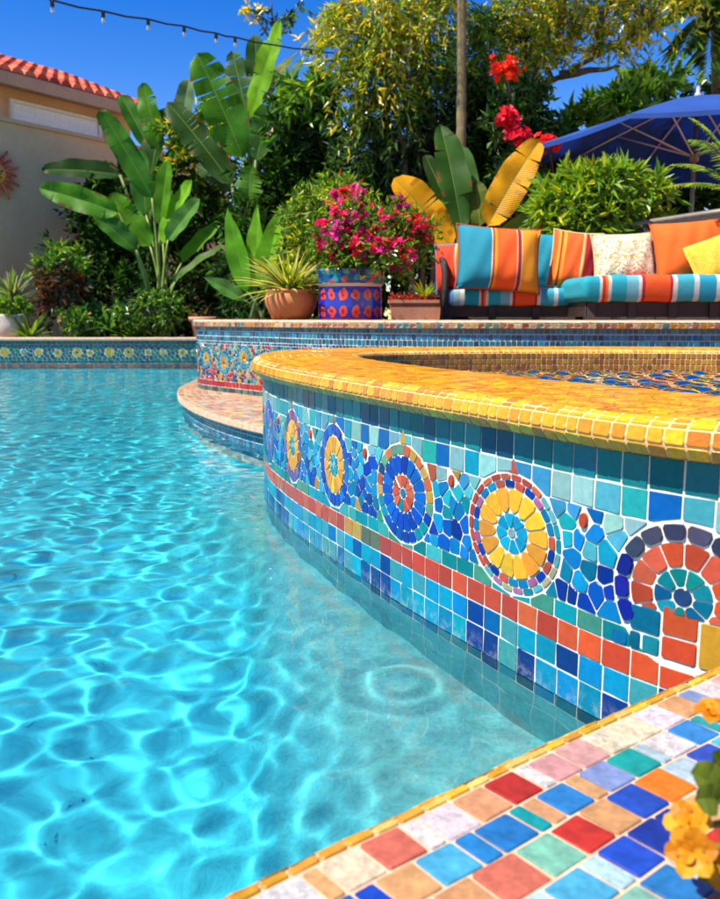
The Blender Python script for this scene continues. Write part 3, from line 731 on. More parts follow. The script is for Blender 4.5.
# flower mosaic band between the red row and the teal rows
BA, BB = float(RAW.s[np.argmin((RAW.x - .9) ** 2 + (RAW.y - 5.45) ** 2)]), float(RAW.s[np.argmin((RAW.x + 1.46) ** 2 + (RAW.y - 8.6) ** 2)])
rows(b, f, 0, BA, .245, .395, .05, RBLUE, g=.0022, h=.003, mat=1); rows(b, f, 0, BA, .397, .544, .05, RTEAL, g=.0022, h=.003, mat=1)
rows(b, f, BB, RAW.L, .245, .395, .05, RBLUE, g=.0022, h=.003, mat=1); rows(b, f, BB, RAW.L, .397, .544, .05, RTEAL, g=.0022, h=.003, mat=1)
ros = []; a = BA + .2; k = 0
while a < BB - .1: ros.append((a, .42 + .03 * math.sin(k * 2.1))); a += .29; k += 1
RR = .098
sd = scatter(6000, BA, BB, .255, .538, .026, lambda x, y: all((x - q[0]) ** 2 + (y - q[1]) ** 2 > (RR + .006) ** 2 for q in ros))
ext = []
for x, y in sd:
    for zl in (.245, .545):
        if abs(y - zl) < .045: ext.append((x, 2 * zl - y))
    for q in ros:
        r_ = math.hypot(x - q[0], y - q[1])
        if r_ < RR + .05: g_ = (2 * RR - r_) / r_; ext.append((q[0] + (x - q[0]) * g_, q[1] + (y - q[1]) * g_))
mix1 = [(70, 160, 180), (40, 120, 170), (180, 205, 190), (230, 190, 70), (60, 150, 130), (30, 70, 140), (150, 195, 190)]
mix2 = [(205, 50, 45), (170, 45, 60), (220, 90, 60), (40, 100, 150), (120, 180, 170), (225, 180, 80), (70, 40, 80)]
for (x, y), c in zip(sd, voronoi(sd + ext, len(sd), .05)):
    if len(c) < 3: continue
    c = clip(clip(c, 0, .245, 0, -1), 0, .545, 0, 1)
    if len(c) >= 3: tile(b, c, f, jit(P(*random.choice(mix2 if random.random() < (.75 if y < .36 else .35) else mix1))), g=.002, h=.004, k=.005, mat=1)
for i, q in enumerate(ros):
    k2 = dict(g=.0016, h=.004, k=.004, mat=1)
    disc(b, f, q[0], q[1], .016, P(150, 60, 70), **k2)
    ring(b, f, q[0], q[1], .017, .05, 9, pick_from((235, 190, 70), (225, 165, 50)), .2, **k2)
    ring(b, f, q[0], q[1], .051, .075, 12, pick_from((90, 180, 200), (130, 200, 205), (60, 150, 190)), .1, **k2)
    ring(b, f, q[0], q[1], .076, .097, 16, pick_from((30, 100, 150), (50, 140, 160), (80, 170, 170)), 0, **k2)
b.build('wall', [M['grout'], M['tile']], rw, off=off)

LED = Curve([(.3, 4.1), (-.15, 4.3), (-.53, 4.76), (-.86, 5.30), (-1.12, 5.86), (-1.31, 6.40), (-1.44, 6.9), (-1.53, 7.4), (-1.56, 8.0), (-1.57, 8.6)], step=.02)
b, f, lr, off = build_low_wall('pool_ledge', LED, -1.1, .155, .05, 'low curved ledge with pinkish tiled top at the foot of the raised pool wall', 'ledge',
    [(-.30, -.24, .05, RTEAL), (-.24, -.18, .05, RTEAL), (-.18, -.12, .05, RTEAL), (-.12, -.06, .05, RTEAL), (-.06, -.001, .05, RBLUE), (.001, .036, .045, RBLUE), (.038, .070, .045, RTEAL), (.072, .104, .045, RTEAL)], 0, LED.L, over=.045, width=.6,
    cop_pal=[(235, 200, 165), (228, 180, 140), (240, 215, 180), (222, 180, 165), (205, 150, 115), (235, 205, 150), (180, 180, 170), (215, 160, 130)], th=.05, cw=.06)
wl = b.build('wall', [M['grout'], M['tile']], lr, off=off); wl.cycles.is_caustics_receiver = True

FAR = Curve([(-1.2, 13.5), (-2.2, 13.38), (-4, 13.3), (-6, 13.3), (-12, 13.3)], step=.05)
YF = pick_from((15, 105, 105), (20, 120, 115), (12, 85, 95), (25, 125, 125))
b, f, fr_, off = build_low_wall('far_pool_wall', FAR, -.3, .45, .045, 'long low far pool wall of teal tiles with a row of yellow flowers', 'pool wall',
    [(-.30, -.2, .1, YF), (-.2, -.1, .1, YF), (-.1, 0, .1, YF), (.0, .045, .09, pick_from((150, 90, 70), (170, 110, 80), (90, 80, 80))), (.05, .10, .08, YF), (.345, .40, .08, YF)], 0, FAR.L, over=.04, width=.4,
    cop_pal=[(215, 170, 135), (205, 155, 125), (225, 190, 155), (195, 150, 140)], cw=.12, th=.1)
fl_ = []; a = 1.15
k = 0
while a < FAR.L - .3:
    fl_.append((a, .222 + random.uniform(-.012, .012), random.choice([.05, .062, .075]), k)); a += random.choice([.2, .23, .3]); k += 1
sd = scatter(4000, 0, FAR.L, .105, .34, .05, lambda x, y: all((x - q[0]) ** 2 + (y - q[1]) ** 2 > (q[2] + .01) ** 2 for q in fl_))
ext = [(x, 2 * zl - y) for x, y in sd for zl in (.10, .345) if abs(y - zl) < .08]
for x, y in sd:
    for q in fl_:
        r_ = math.hypot(x - q[0], y - q[1])
        if r_ < q[2] + .08: g_ = (2 * q[2] - r_) / r_; ext.append((q[0] + (x - q[0]) * g_, q[1] + (y - q[1]) * g_))
for (x, y), c in zip(sd, voronoi(sd + ext, len(sd), .09)):
    if len(c) < 3: continue
    c = clip(clip(c, 0, .10, 0, -1), 0, .345, 0, 1)
    if len(c) >= 3: tile(b, c, f, jit(P(*random.choice([(15, 105, 110), (25, 125, 115), (12, 80, 105), (35, 130, 105), (20, 95, 120)]))), g=.003, h=.003, k=.006, mat=1)
for a, zc, r_, k in fl_:
    k2 = dict(g=.002, h=.004, k=.006, mat=1)
    disc(b, f, a, zc, r_ * .32, P(*random.choice([(40, 110, 100), (230, 190, 60), (30, 90, 120)])), **k2)
    ring(b, f, a, zc, r_ * .34, r_ * .95, 8, pick_from((215, 195, 50), (200, 180, 60), (225, 205, 90)) if random.random() < .8 else pick_from((60, 150, 150), (120, 180, 120)), random.random(), **k2)
b.build('wall', [M['grout'], M['tile']], fr_, off=off)

# ------------------------------------------------------------------ ground, patio, planting beds
M['soil'] = m_rough('dark_soil', (.012, .009, .006), (.05, .036, .024), 6, .95, .8, .04)
M['patio'] = m_rough('terracotta_patio', S(150, 95, 70, .8), S(185, 130, 100, .8), 5, .8, .3, .005)
def sheet(name, poly, z, mat):
    b = MB(); b.add([(x, y, z) for x, y in poly], [tuple(range(len(poly)))]); o = b.build(name, [mat]); return tag(o, kind='structure')
g = MB()
for x0, y0, x1, y1 in ((-400, -400, -12, 400), (-12, FARY + .25, 400, 400), (-12, -400, 400, -6), (6.5, -6, 400, FARY + .25)):
    g.add([(x0, y0, .40), (x1, y0, .40), (x1, y1, .40), (x0, y1, .40)], [(0, 1, 2, 3)])
M['bounce_ground'] = m_rough('warm_bounce_ground', S(196, 156, 116, .8), S(222, 188, 150, .85), 4, .9, .6, .02)  # ground made pale and sandy to bounce warm light onto the house wall
tag(g.build('ground', [M['bounce_ground']]), kind='structure')
deck = [(float(RAW.p(a, -.28)[0]), float(RAW.p(a, -.28)[1])) for a in np.linspace(0, RAW.L, 120)]
sheet('patio', [(7, 13.6)] + deck + [(-1.2, 13.7), (7, 13.7)], DECK - .006, M['patio'])
ter = [(float(EDGE.p(a, -.45)[0]), float(EDGE.p(a, -.45)[1])) for a in np.linspace(.6, EDGE.L, 40)]
sheet('terrace', ter + [(1.6, 1.5), (2.6, 3.2), (3.2, 5.6), (6.5, 5.6), (6.5, -6), (-3.0, -6), (-3.2, -2.6)], ZC - .008, M['patio'])
# ------------------------------------------------------------------ foliage
G_DARK = [(.008, .028, .003), (.013, .045, .005), (.02, .06, .006), (.03, .085, .008)]  # greens lowered so the back shrubs look deep in shade
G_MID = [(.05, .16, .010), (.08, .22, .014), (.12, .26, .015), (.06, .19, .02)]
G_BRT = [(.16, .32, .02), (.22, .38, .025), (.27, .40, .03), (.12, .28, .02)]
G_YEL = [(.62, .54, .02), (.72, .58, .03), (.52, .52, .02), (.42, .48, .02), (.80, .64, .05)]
BED = .40
def unit(v): return v / np.maximum(np.linalg.norm(v, axis=-1, keepdims=True), 1e-9)
class Cloud:
    """many separate leaves (or petals): each a folded diamond with its own colour"""
    def __init__(s): s.V = []; s.C = []
    def leaves(s, pos, dirs, L, W, pal, fold=.25, rn=rng, up=None):
        n = len(pos)
        if n == 0: return
        dirs = unit(dirs); r = rn.normal(size=(n, 3)) if up is None else up + rn.normal(size=(n, 3)) * .45
        side = unit(np.cross(dirs, r)); nrm = np.cross(side, dirs)
        L = np.broadcast_to(np.asarray(L, float), (n,)) * rn.uniform(.7, 1.25, n); W = np.broadcast_to(np.asarray(W, float), (n,)) * rn.uniform(.8, 1.2, n)
        L, W = L[:, None], W[:, None]
        mid = pos + dirs * L * .42 + nrm * L * .03
        v = np.stack([pos, mid + side * W * .5 + nrm * W * fold, pos + dirs * L - nrm * L * .1, mid - side * W * .5 + nrm * W * fold], 1)
        s.V.append(v.reshape(-1, 3)); p = np.asarray(pal); c = p[rn.integers(0, len(p), n)] * rn.uniform(.8, 1.2, (n, 1)); s.C.append(np.repeat(c, 2, 0))
    def flowers(s, pos, nrm, rad, pal, k=5, rn=rng):
        n = len(pos); nrm = unit(nrm); a = unit(np.cross(nrm, rn.normal(size=(n, 3)))); b = np.cross(nrm, a); p = np.asarray(pal); ci = rn.integers(0, len(p), n)
        for j in range(k):
            t = 2 * math.pi * j / k
            d = a * math.cos(t) + b * math.sin(t) + nrm * .35
            for q in range(len(p)):
                m = ci == q
                if m.any(): s.leaves(pos[m], d[m], rad, rad * .95, [p[q]], .1, rn, up=nrm[m])
    def build(s, name, mat, parent, off):
        v = np.concatenate(s.V) - np.asarray(off); n = len(v) // 4; i = np.arange(n)[:, None] * 4
        f = np.concatenate([i + np.array([[0, 1, 2]]), i + np.array([[0, 2, 3]])], 1).reshape(-1, 3)
        me = bpy.data.meshes.new(name); fill_mesh(me, v, f, None, np.concatenate(s.C), None, False)
        return link(name, me, parent, [mat])
def Ep(px, py, d, rx, rz, ry=None):
    c = np.array(at(px, py, d)); k = d / FPX
    return c, np.array([rx * k, (ry if ry else (rx + rz) * .5) * k, rz * k])
def on_ground(px, d, z): p = at(px, 300, d); return Vector((p.x, p.y, z))

def bez(p0, p1, p2, n=8):
    return [p0 * (1 - t) ** 2 + p1 * 2 * t * (1 - t) + p2 * t * t for t in np.linspace(0, 1, n)]
def tree(name, label, cat, base, stems, crowns, leaf, pal, r0=.06, group=None, droop=.3, twigL=.35, per=12, sub=5, mat='leaf', flower=None, base_kind=None, trunk_name='trunk', crown_name='crown', barkmat='bark'):
    """stems: lists of points (trunk and limbs, in place); crowns: (centre, radii, clusters); leaf: (length, width)"""
    root = empty(name, base, label, cat, group); off = np.array(base)
    tr = MB(); tips = []
    for st in stems:
        st = [Vector(p) for p in st]; k = len(st)
        pts = []
        for i in range(k - 1):
            for j in range(4):
                pts.append(st[i].lerp(st[i + 1], j / 4) + Vector(rng.normal(size=3)) * r0 * .25)
        pts.append(st[-1]); tr.tube(pts, [r0 * (1 - .75 * i / (len(pts) - 1)) for i in range(len(pts))], 8)
        tips += pts[len(pts) // 3:]
    cl = Cloud(); fl = Cloud() if flower else None
    for cr in crowns:
        c, r, ncl = cr[:3]; pl = cr[3] if len(cr) > 3 else pal
        src = min(tips, key=lambda q: (np.array(q) - c) @ (np.array(q) - c))
        cv = Vector(c.tolist()); tr.tube(bez(src, (src + cv) / 2 + Vector((0, 0, .15 * (cv - src).length)), cv, 6), [r0 * .4 * (1 - i / 8) for i in range(6)], 5)
        for _ in range(ncl):
            u = unit(rng.normal(size=3)) * rng.uniform(.25, 1) ** .6; q = c + u * r           # clump centre
            tr.tube([cv.lerp(Vector(q.tolist()), .25), Vector(q.tolist())], [r0 * .12, r0 * .05], 3, cap=False)
            for _ in range(sub):
                d0 = unit(u * .8 + rng.normal(size=3) * .7 + np.array([0, 0, .15])); Lt = twigL * rng.uniform(.6, 1.2)
                t = np.linspace(.12, 1, per)[:, None]; tw = q + d0 * Lt * t + np.array([0, 0, -1]) * droop * Lt * t ** 2
                tr.tube([Vector(tw[0].tolist()), Vector(tw[per // 2].tolist()), Vector(tw[-1].tolist())], [.004, .003, .002], 3, cap=False)
                ld = d0 * .7 + rng.normal(size=(per, 3)) * .7 + np.array([0, 0, -droop * .8])
                cl.leaves(tw, ld, leaf[0], leaf[1], pl)
            if flower and rng.random() < flower[2]:
                k = flower[3]; fl.flowers(q + d0 * twigL * .8 + rng.normal(size=(k, 3)) * flower[4], rng.normal(size=(k, 3)) + np.array([0, -.8, .6]), flower[0], flower[1])
    tr.build(trunk_name, [M[barkmat]], root, True, off=off)
    cl.build(crown_name, M[mat], root, off)
    if fl and fl.V: fl.build('blossom', M['petal'], root, off)
    return root

M['petal'] = m_leaf('petal', rough=.5, trans=.4)
def blade(mb, p0, p1, W, bulge=.12, face=None, roll=.4, fold=.18, col=(.05, .15, .03), nu=22, tears=0, shape='paddle', edge=None):
    """a broad leaf from p0 to its tip p1, arched by bulge; uv runs along and across it"""
    p0, p1 = np.array(p0, float), np.array(p1, float); L = np.linalg.norm(p1 - p0)
    fc = unit(np.array([-.25, -1, .45]) if face is None else np.array(face, float)); fc = unit(fc + rng.normal(size=3) * roll * .6)
    up = np.array([0, 0, 1.]) * .6 + fc * .4
    pm = (p0 + p1) / 2 + up * bulge * L
    T = np.linspace(0, 1, nu); mid = np.array([p0 * (1 - t) ** 2 + pm * 2 * t * (1 - t) + p1 * t * t for t in T])
    tan = unit(np.gradient(mid, axis=0)); side = unit(np.cross(tan, fc)); nr = np.cross(side, tan)
    if shape == 'paddle': w = W * (4 * T * (1 - T)) ** .42 * (1.05 - .2 * T)
    elif shape == 'lance': w = W * np.sin(np.pi * T ** .7) ** .9
    else: w = W * (1 - T) ** .7 * np.minimum(1, T * 8 + .55)
    vs, uv, fs, colr = [], [], [], []
    ph = rng.uniform(0, 6, 2); brown = (.20, .11, .03) if edge is None else edge
    for k, sg in enumerate((-1, 1)):
        cuts = sorted(set(rng.integers(3, nu - 3, tears).tolist())) if tears else []
        ends = [0] + cuts + [nu - 1]
        for i0, i1 in zip(ends[:-1], ends[1:]):                     # fingers between the splits, each hanging its own way
            if i1 <= i0: continue
            drop = rng.uniform(-.05, .34) if tears else 0.; short = rng.uniform(.86, 1.0) if tears else 1.; b = len(vs)
            for i in range(i0, i1 + 1):
                gap = (1 if (i == i0 and i0 > 0) else -1 if (i == i1 and i1 < nu - 1) else 0) * .012 * W
                for a in (0, .4, .75, 1):
                    ww = w[i] * .5 * (short if a == 1 else 1)
                    lift = fold * a * ww * 2 - drop * a * a * ww + .05 * W * math.sin(T[i] * 17 + ph[k]) * a
                    vs.append(tuple(mid[i] + side[i] * sg * a * ww * (1 - .12 * drop * a) + nr[i] * lift + tan[i] * gap * a * 2.2)); uv.append((float(T[i]), .5 + sg * a * .5))
            for i in range(i1 - i0):
                for j in range(3):
                    q = (b + i * 4 + j, b + (i + 1) * 4 + j, b + (i + 1) * 4 + j + 1, b + i * 4 + j + 1); fs.append(q if sg > 0 else q[::-1])
                    pb = (.35 if edge is not None else .16 if tears else .05) if j == 2 else (.04 if edge is not None else 0)
                    colr.append(brown if rng.random() < pb else col)
    mb.add(vs, fs, colr, 0, uv)
def broad_plant(name, label, cat, px, d, zb, leaves, group=None, stem_r=.03, stemcol=(.10, .16, .04), dj=.35, trunk=None, fol='foliage', **kw):
    """leaves: (blade base px, py, tip px, py, width px, colour[, depth offset, tears, shape])"""
    base = on_ground(px, d, zb); root = empty(name, base, label, cat, group); off = tuple(base)
    lf, st = MB(), MB()
    for i, q in enumerate(leaves):
        bx, by, tx, ty, w, col = q[:6]; dd = q[6] if len(q) > 6 and q[6] is not None else rng.uniform(-dj, dj); tears = q[7] if len(q) > 7 else 0; shp = q[8] if len(q) > 8 else kw.get('shape', 'paddle')
        p0 = at(bx, by, d + dd * .6); p1 = at(tx, ty, d + dd + rng.uniform(-.15, .15))
        blade(lf, p0, p1, w * d / FPX, bulge=kw.get('bulge', .06), col=jit(col, .15), tears=tears, shape=shp, fold=kw.get('fold', .2), roll=kw.get('roll', .5), edge=q[9] if len(q) > 9 else None)
        s0 = base + Vector((rng.uniform(-.12, .12), rng.uniform(-.12, .12), 0)); c = Vector((s0.x * .7 + p0.x * .3, s0.y * .7 + p0.y * .3, s0.z * .35 + p0.z * .65))
        st.tube(bez(s0, c, p0, 8), [stem_r * (1 - .08 * k) for k in range(8)], 6, stemcol)
    if trunk: st.tube(*trunk)
    st.build('stem', [M['stem']], root, True, off=off); lf.build(fol, [M['blade']], root, True, off=off)
    return root
M['stem'] = m_leaf('green_stem', rough=.45, trans=.1)

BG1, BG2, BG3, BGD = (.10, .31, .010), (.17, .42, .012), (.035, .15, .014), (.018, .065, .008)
# left: bird of paradise in front of the wall
broad_plant('strelitzia_plant', 'bird of paradise plant with long stalks and paddle leaves by the grey house wall', 'plant', 163, 14.1, BED, [
    (118, 213, 39, 188, 27, (.11, .38, .015), -.5, 2), (152, 198, 102, 112, 27, (.08, .30, .02), -.3, 3), (150, 246, 110, 194, 26, (.11, .34, .014), .1, 2), (163, 244, 192, 180, 22, BG2, .2), (168, 240, 200, 199, 20, (.10, .24, .04), -.2),
    (136, 250, 93, 214, 22, (.06, .22, .03), -.4), (160, 225, 168, 160, 20, BG1, .4), (146, 215, 140, 150, 24, BG3, .6), (175, 282, 226, 246, 16, (.12, .24, .05), -.3), (182, 262, 222, 222, 18, BG1, .3)], stem_r=.035, roll=.35, stemcol=(.24, .32, .06))
# banana behind it, its shade put into dark leaf colours
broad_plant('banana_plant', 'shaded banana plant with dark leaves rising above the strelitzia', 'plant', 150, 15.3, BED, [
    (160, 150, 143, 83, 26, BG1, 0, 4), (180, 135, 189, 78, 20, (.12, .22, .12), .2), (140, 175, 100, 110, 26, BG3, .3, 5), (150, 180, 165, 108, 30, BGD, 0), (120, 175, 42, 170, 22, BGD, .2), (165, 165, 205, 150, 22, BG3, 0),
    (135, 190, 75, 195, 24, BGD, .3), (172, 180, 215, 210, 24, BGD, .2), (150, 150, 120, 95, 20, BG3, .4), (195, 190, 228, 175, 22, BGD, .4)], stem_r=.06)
# traveller palm, the tall centre one
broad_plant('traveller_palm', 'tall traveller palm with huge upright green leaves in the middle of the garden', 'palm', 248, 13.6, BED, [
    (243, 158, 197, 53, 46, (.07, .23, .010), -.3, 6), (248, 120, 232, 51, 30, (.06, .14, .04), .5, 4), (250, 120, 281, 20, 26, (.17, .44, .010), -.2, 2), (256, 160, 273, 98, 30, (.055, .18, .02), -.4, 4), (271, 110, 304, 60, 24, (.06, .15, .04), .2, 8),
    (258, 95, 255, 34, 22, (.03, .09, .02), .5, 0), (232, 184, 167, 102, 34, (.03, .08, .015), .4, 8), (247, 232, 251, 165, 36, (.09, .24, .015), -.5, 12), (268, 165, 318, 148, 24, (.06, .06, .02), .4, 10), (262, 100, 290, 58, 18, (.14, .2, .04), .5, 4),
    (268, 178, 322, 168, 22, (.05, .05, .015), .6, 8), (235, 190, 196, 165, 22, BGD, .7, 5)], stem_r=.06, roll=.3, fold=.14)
broad_plant('young_banana_plant', 'small bright green banana plant below the tall traveller palm', 'plant', 255, 11.0, DECK - .01, [
    (247, 292, 227, 208, 22, (.13, .38, .015), 0), (257, 285, 257, 205, 20, (.14, .42, .015), .1), (262, 290, 282, 205, 24, (.16, .45, .015), -.2), (244, 300, 203, 277, 16, (.10, .25, .05), -.1), (268, 300, 276, 240, 18, BG1, .2), (250, 296, 240, 245, 16, BG3, .2)], stem_r=.025, roll=.3, shape='lance')
YO, YO2, YO3 = (.88, .37, .006), (.86, .43, .008), (.45, .40, .04)
broad_plant('golden_canna', 'banana like plant with orange yellow leaves behind the left end of the sofa', 'plant', 462, 8.6, DECK - .006, [
    (450, 247, 394, 178, 38, YO, -.2, 3, 'paddle', (.62, .22, .005)), (462, 230, 440, 124, 34, (.035, .13, .015), .1, 2), (488, 226, 540, 140, 40, YO2, -.2, 3, 'paddle', (.62, .25, .005)), (474, 232, 462, 146, 24, (.05, .14, .02), .3), (480, 226, 476, 182, 30, (.12, .20, .02), .1, 3), (500, 238, 548, 212, 18, (.10, .24, .03), -.1),
    (466, 240, 430, 200, 22, BG3, .3), (455, 228, 425, 155, 20, BGD, .5)], stem_r=.022, roll=.25, bulge=.1)

# ------------------------------------------------------------------ trees and shrubs
def stem_pts(*q): return [at(*p) for p in q]
def ground_pts(px, d, z, *q): return [on_ground(px, d, z)] + [at(*p) for p in q]
TG = None
tree('bamboo_tree', 'tall feathery tree with outer leaves coloured sunlit yellow green against the blue sky', 'tree', on_ground(425, 11.5, BED),
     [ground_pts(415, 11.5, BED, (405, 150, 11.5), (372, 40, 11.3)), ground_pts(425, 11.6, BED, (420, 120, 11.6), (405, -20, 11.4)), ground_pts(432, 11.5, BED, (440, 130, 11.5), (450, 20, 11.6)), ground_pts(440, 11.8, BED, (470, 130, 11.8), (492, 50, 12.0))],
     [(*Ep(362, 25, 11.1, 38, 30), 20, G_YEL + G_BRT), (*Ep(398, 0, 11.0, 50, 40), 32, G_YEL + G_BRT), (*Ep(385, 68, 11.2, 36, 34), 26, G_BRT + G_MID + G_YEL), (*Ep(435, 45, 11.6, 42, 50), 40, G_MID + G_BRT), (*Ep(412, 112, 11.6, 42, 40), 34, G_MID + G_DARK),  # outer crowns coloured yellow as if sunlit, inner ones dark
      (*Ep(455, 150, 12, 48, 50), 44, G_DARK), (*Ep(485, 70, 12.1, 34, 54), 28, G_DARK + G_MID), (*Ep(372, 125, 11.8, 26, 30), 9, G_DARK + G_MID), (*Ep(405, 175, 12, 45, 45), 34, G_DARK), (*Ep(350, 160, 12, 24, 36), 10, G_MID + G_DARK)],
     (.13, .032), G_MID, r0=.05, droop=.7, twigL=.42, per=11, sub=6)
tree('frangipani_tree', 'frangipani tree with thick leaf whorls and pale buds beside the traveller palm', 'tree', on_ground(318, 13.4, BED),
     [ground_pts(322, 13.4, BED, (328, 190, 13.4), (318, 110, 13.2)), ground_pts(326, 13.4, BED, (345, 180, 13.4), (340, 120, 13.2))],
     [(*Ep(312, 92, 13, 26, 14), 14, G_BRT + G_MID), (*Ep(303, 118, 13.2, 26, 26), 18, G_MID + G_DARK), (*Ep(335, 122, 13.2, 22, 24), 16, G_MID + G_DARK + G_BRT), (*Ep(318, 160, 13.5, 38, 36), 26, G_DARK + G_MID)],
     (.21, .075), G_MID, r0=.05, droop=.2, twigL=.22, per=9, sub=4, flower=(.045, [(.8, .62, .45), (.75, .45, .4)], .25, 4, .05))
tree('yellow_leaf_tree', 'spreading tree with golden yellow leaves on a slanting branch at upper right', 'tree', on_ground(528, 11.6, BED),
     [ground_pts(526, 11.6, BED, (530, 170, 11.6), (540, 86, 11.4), (595, 58, 11.2), (650, 26, 11.0)), [at(540, 86, 11.4), at(520, 30, 11.6), at(530, -30, 11.6)], [at(595, 58, 11.2), at(605, 10, 11), at(630, -30, 11)], [at(560, 76, 11.3), at(620, 66, 11.2)]],
     [(*Ep(545, 30, 11.3, 34, 20), 15), (*Ep(590, 14, 11.1, 36, 20), 16), (*Ep(640, 4, 10.9, 36, 18), 15), (*Ep(520, 46, 11.6, 24, 22), 9), (*Ep(570, -12, 11.2, 50, 24), 20), (*Ep(610, 40, 11.1, 26, 8), 5), (*Ep(528, 8, 11.4, 34, 24), 20), (*Ep(668, -14, 11, 40, 24), 20), (*Ep(545, 62, 11.4, 20, 14), 7)],
     (.12, .034), G_YEL + G_BRT, r0=.06, droop=.35, twigL=.34, per=9, sub=5)
tree('bougainvillea_shrub', 'climbing shrub with bright red blossom clusters left of the blue umbrella', 'shrub', on_ground(530, 10.9, BED),
     [ground_pts(530, 10.9, BED, (522, 180, 10.9), (508, 75, 10.2)), ground_pts(535, 10.9, BED, (530, 160, 10.9), (545, 120, 10.2))],
     [(*Ep(525, 115, 10.5, 30, 28), 26), (*Ep(535, 165, 10.5, 34, 34), 40), (*Ep(515, 88, 10.9, 14, 16), 8, G_BRT)], (.13, .05), G_DARK + G_MID + [(.06, .14, .02)], r0=.035, twigL=.25, per=9, sub=5)
bo_ = bpy.data.objects['bougainvillea_shrub']; fl = Cloud()
for px, py, r, n, pal in ((503, 69, 11, 42, [(.85, .03, .01), (.8, .07, .01)]), (508, 117, 11, 44, [(.8, .01, .05), (.75, .02, .03)]), (518, 133, 12, 36, [(.75, .01, .04), (.6, .01, .06)]), (547, 143, 11, 40, [(.85, .03, .02), (.8, .02, .02)]), (512, 71, 8, 20, [(.85, .05, .01)])):
    c, r_ = Ep(px, py, 9.7, r, r * .75); q = c + rng.normal(size=(n, 3)) * r_ * .5; fl.flowers(q, q - c + np.array([0, -.08, .06]), .055, pal)
st = MB()
for px, py in ((503, 69), (508, 117), (518, 133), (547, 143)): st.tube(bez(at(px + 8, py + 50, 10.5), at(px + 6, py + 20, 10.1), at(px, py, 9.7), 8), [.016 - .0015 * q for q in range(8)], 5)
st.build('twig', [M['bark']], bo_, True, off=tuple(bo_.location))
fl.build('blossom', M['petal'], bo_, np.array(bo_.location))
tree('plumeria_shrub', 'shrub with rosettes of thick pointed leaves standing above the umbrella', 'shrub', on_ground(622, 12.2, BED),
     [ground_pts(610, 12.2, BED, (600, 160, 12.2), (590, 118, 12.2)), ground_pts(618, 12.2, BED, (625, 160, 12.2), (640, 95, 12.2)), ground_pts(622, 12.2, BED, (640, 150, 12.2), (660, 90, 12.2))],
     [(*Ep(588, 112, 12.2, 14, 10), 9), (*Ep(612, 112, 12.2, 14, 8), 6), (*Ep(640, 84, 12.2, 12, 7), 7, G_BRT + G_MID), (*Ep(632, 104, 10.3, 16, 10), 10), (*Ep(660, 80, 10.5, 12, 10), 7)], (.20, .065), G_MID + G_BRT, r0=.03, droop=.1, twigL=.16, per=8, sub=4)
tree('glossy_bush', 'rounded glossy green bush just behind the middle of the sofa', 'bush', on_ground(595, 8.2, DECK - .006),
     [ground_pts(590, 8.2, DECK - .006, (580, 230, 8.2), (575, 190, 8.2)), ground_pts(600, 8.2, DECK - .006, (610, 220, 8.2), (625, 195, 8.2))],
     [(*Ep(572, 200, 8.15, 26, 24), 26), (*Ep(600, 188, 8.15, 30, 18), 28), (*Ep(632, 200, 8.2, 24, 22), 26), (*Ep(595, 222, 8.15, 42, 22), 40)], (.15, .045), G_BRT * 3 + G_YEL[2:4] + G_MID[2:3], r0=.025, droop=.35, twigL=.20, per=10, sub=6)
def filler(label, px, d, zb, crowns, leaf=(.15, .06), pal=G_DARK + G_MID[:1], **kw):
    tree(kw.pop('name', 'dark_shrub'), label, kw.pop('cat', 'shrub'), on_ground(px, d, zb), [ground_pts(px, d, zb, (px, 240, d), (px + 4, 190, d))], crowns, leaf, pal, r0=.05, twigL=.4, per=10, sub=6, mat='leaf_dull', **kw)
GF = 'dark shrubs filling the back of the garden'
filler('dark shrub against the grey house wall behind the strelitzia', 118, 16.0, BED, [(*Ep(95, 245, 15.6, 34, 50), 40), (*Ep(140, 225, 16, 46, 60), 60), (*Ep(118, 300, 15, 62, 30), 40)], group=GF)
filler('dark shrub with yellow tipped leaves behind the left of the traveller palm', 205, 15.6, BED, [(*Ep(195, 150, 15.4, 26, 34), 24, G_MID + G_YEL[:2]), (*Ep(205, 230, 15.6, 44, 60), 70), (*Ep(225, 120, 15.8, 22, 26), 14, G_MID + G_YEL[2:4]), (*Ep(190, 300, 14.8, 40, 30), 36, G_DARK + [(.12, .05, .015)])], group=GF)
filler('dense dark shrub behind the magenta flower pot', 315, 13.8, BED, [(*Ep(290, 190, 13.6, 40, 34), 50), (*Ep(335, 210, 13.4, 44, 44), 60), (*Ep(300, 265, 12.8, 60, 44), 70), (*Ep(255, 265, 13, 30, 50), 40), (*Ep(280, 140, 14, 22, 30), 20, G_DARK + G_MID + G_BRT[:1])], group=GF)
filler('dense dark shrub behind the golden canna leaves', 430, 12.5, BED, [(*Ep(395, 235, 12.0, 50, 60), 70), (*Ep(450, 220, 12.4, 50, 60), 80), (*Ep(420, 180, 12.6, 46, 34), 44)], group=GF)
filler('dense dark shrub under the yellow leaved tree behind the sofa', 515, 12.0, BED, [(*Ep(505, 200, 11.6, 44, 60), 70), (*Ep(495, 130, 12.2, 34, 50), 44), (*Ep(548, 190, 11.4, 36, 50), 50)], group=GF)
filler('dark shrub in the shade under the blue umbrella', 640, 12.6, BED, [(*Ep(625, 205, 12.4, 40, 34), 44), (*Ep(702, 190, 12.4, 24, 50), 34), (*Ep(738, 120, 12.9, 34, 60), 34), (*Ep(655, 240, 12.2, 44, 26), 34)], group=GF)

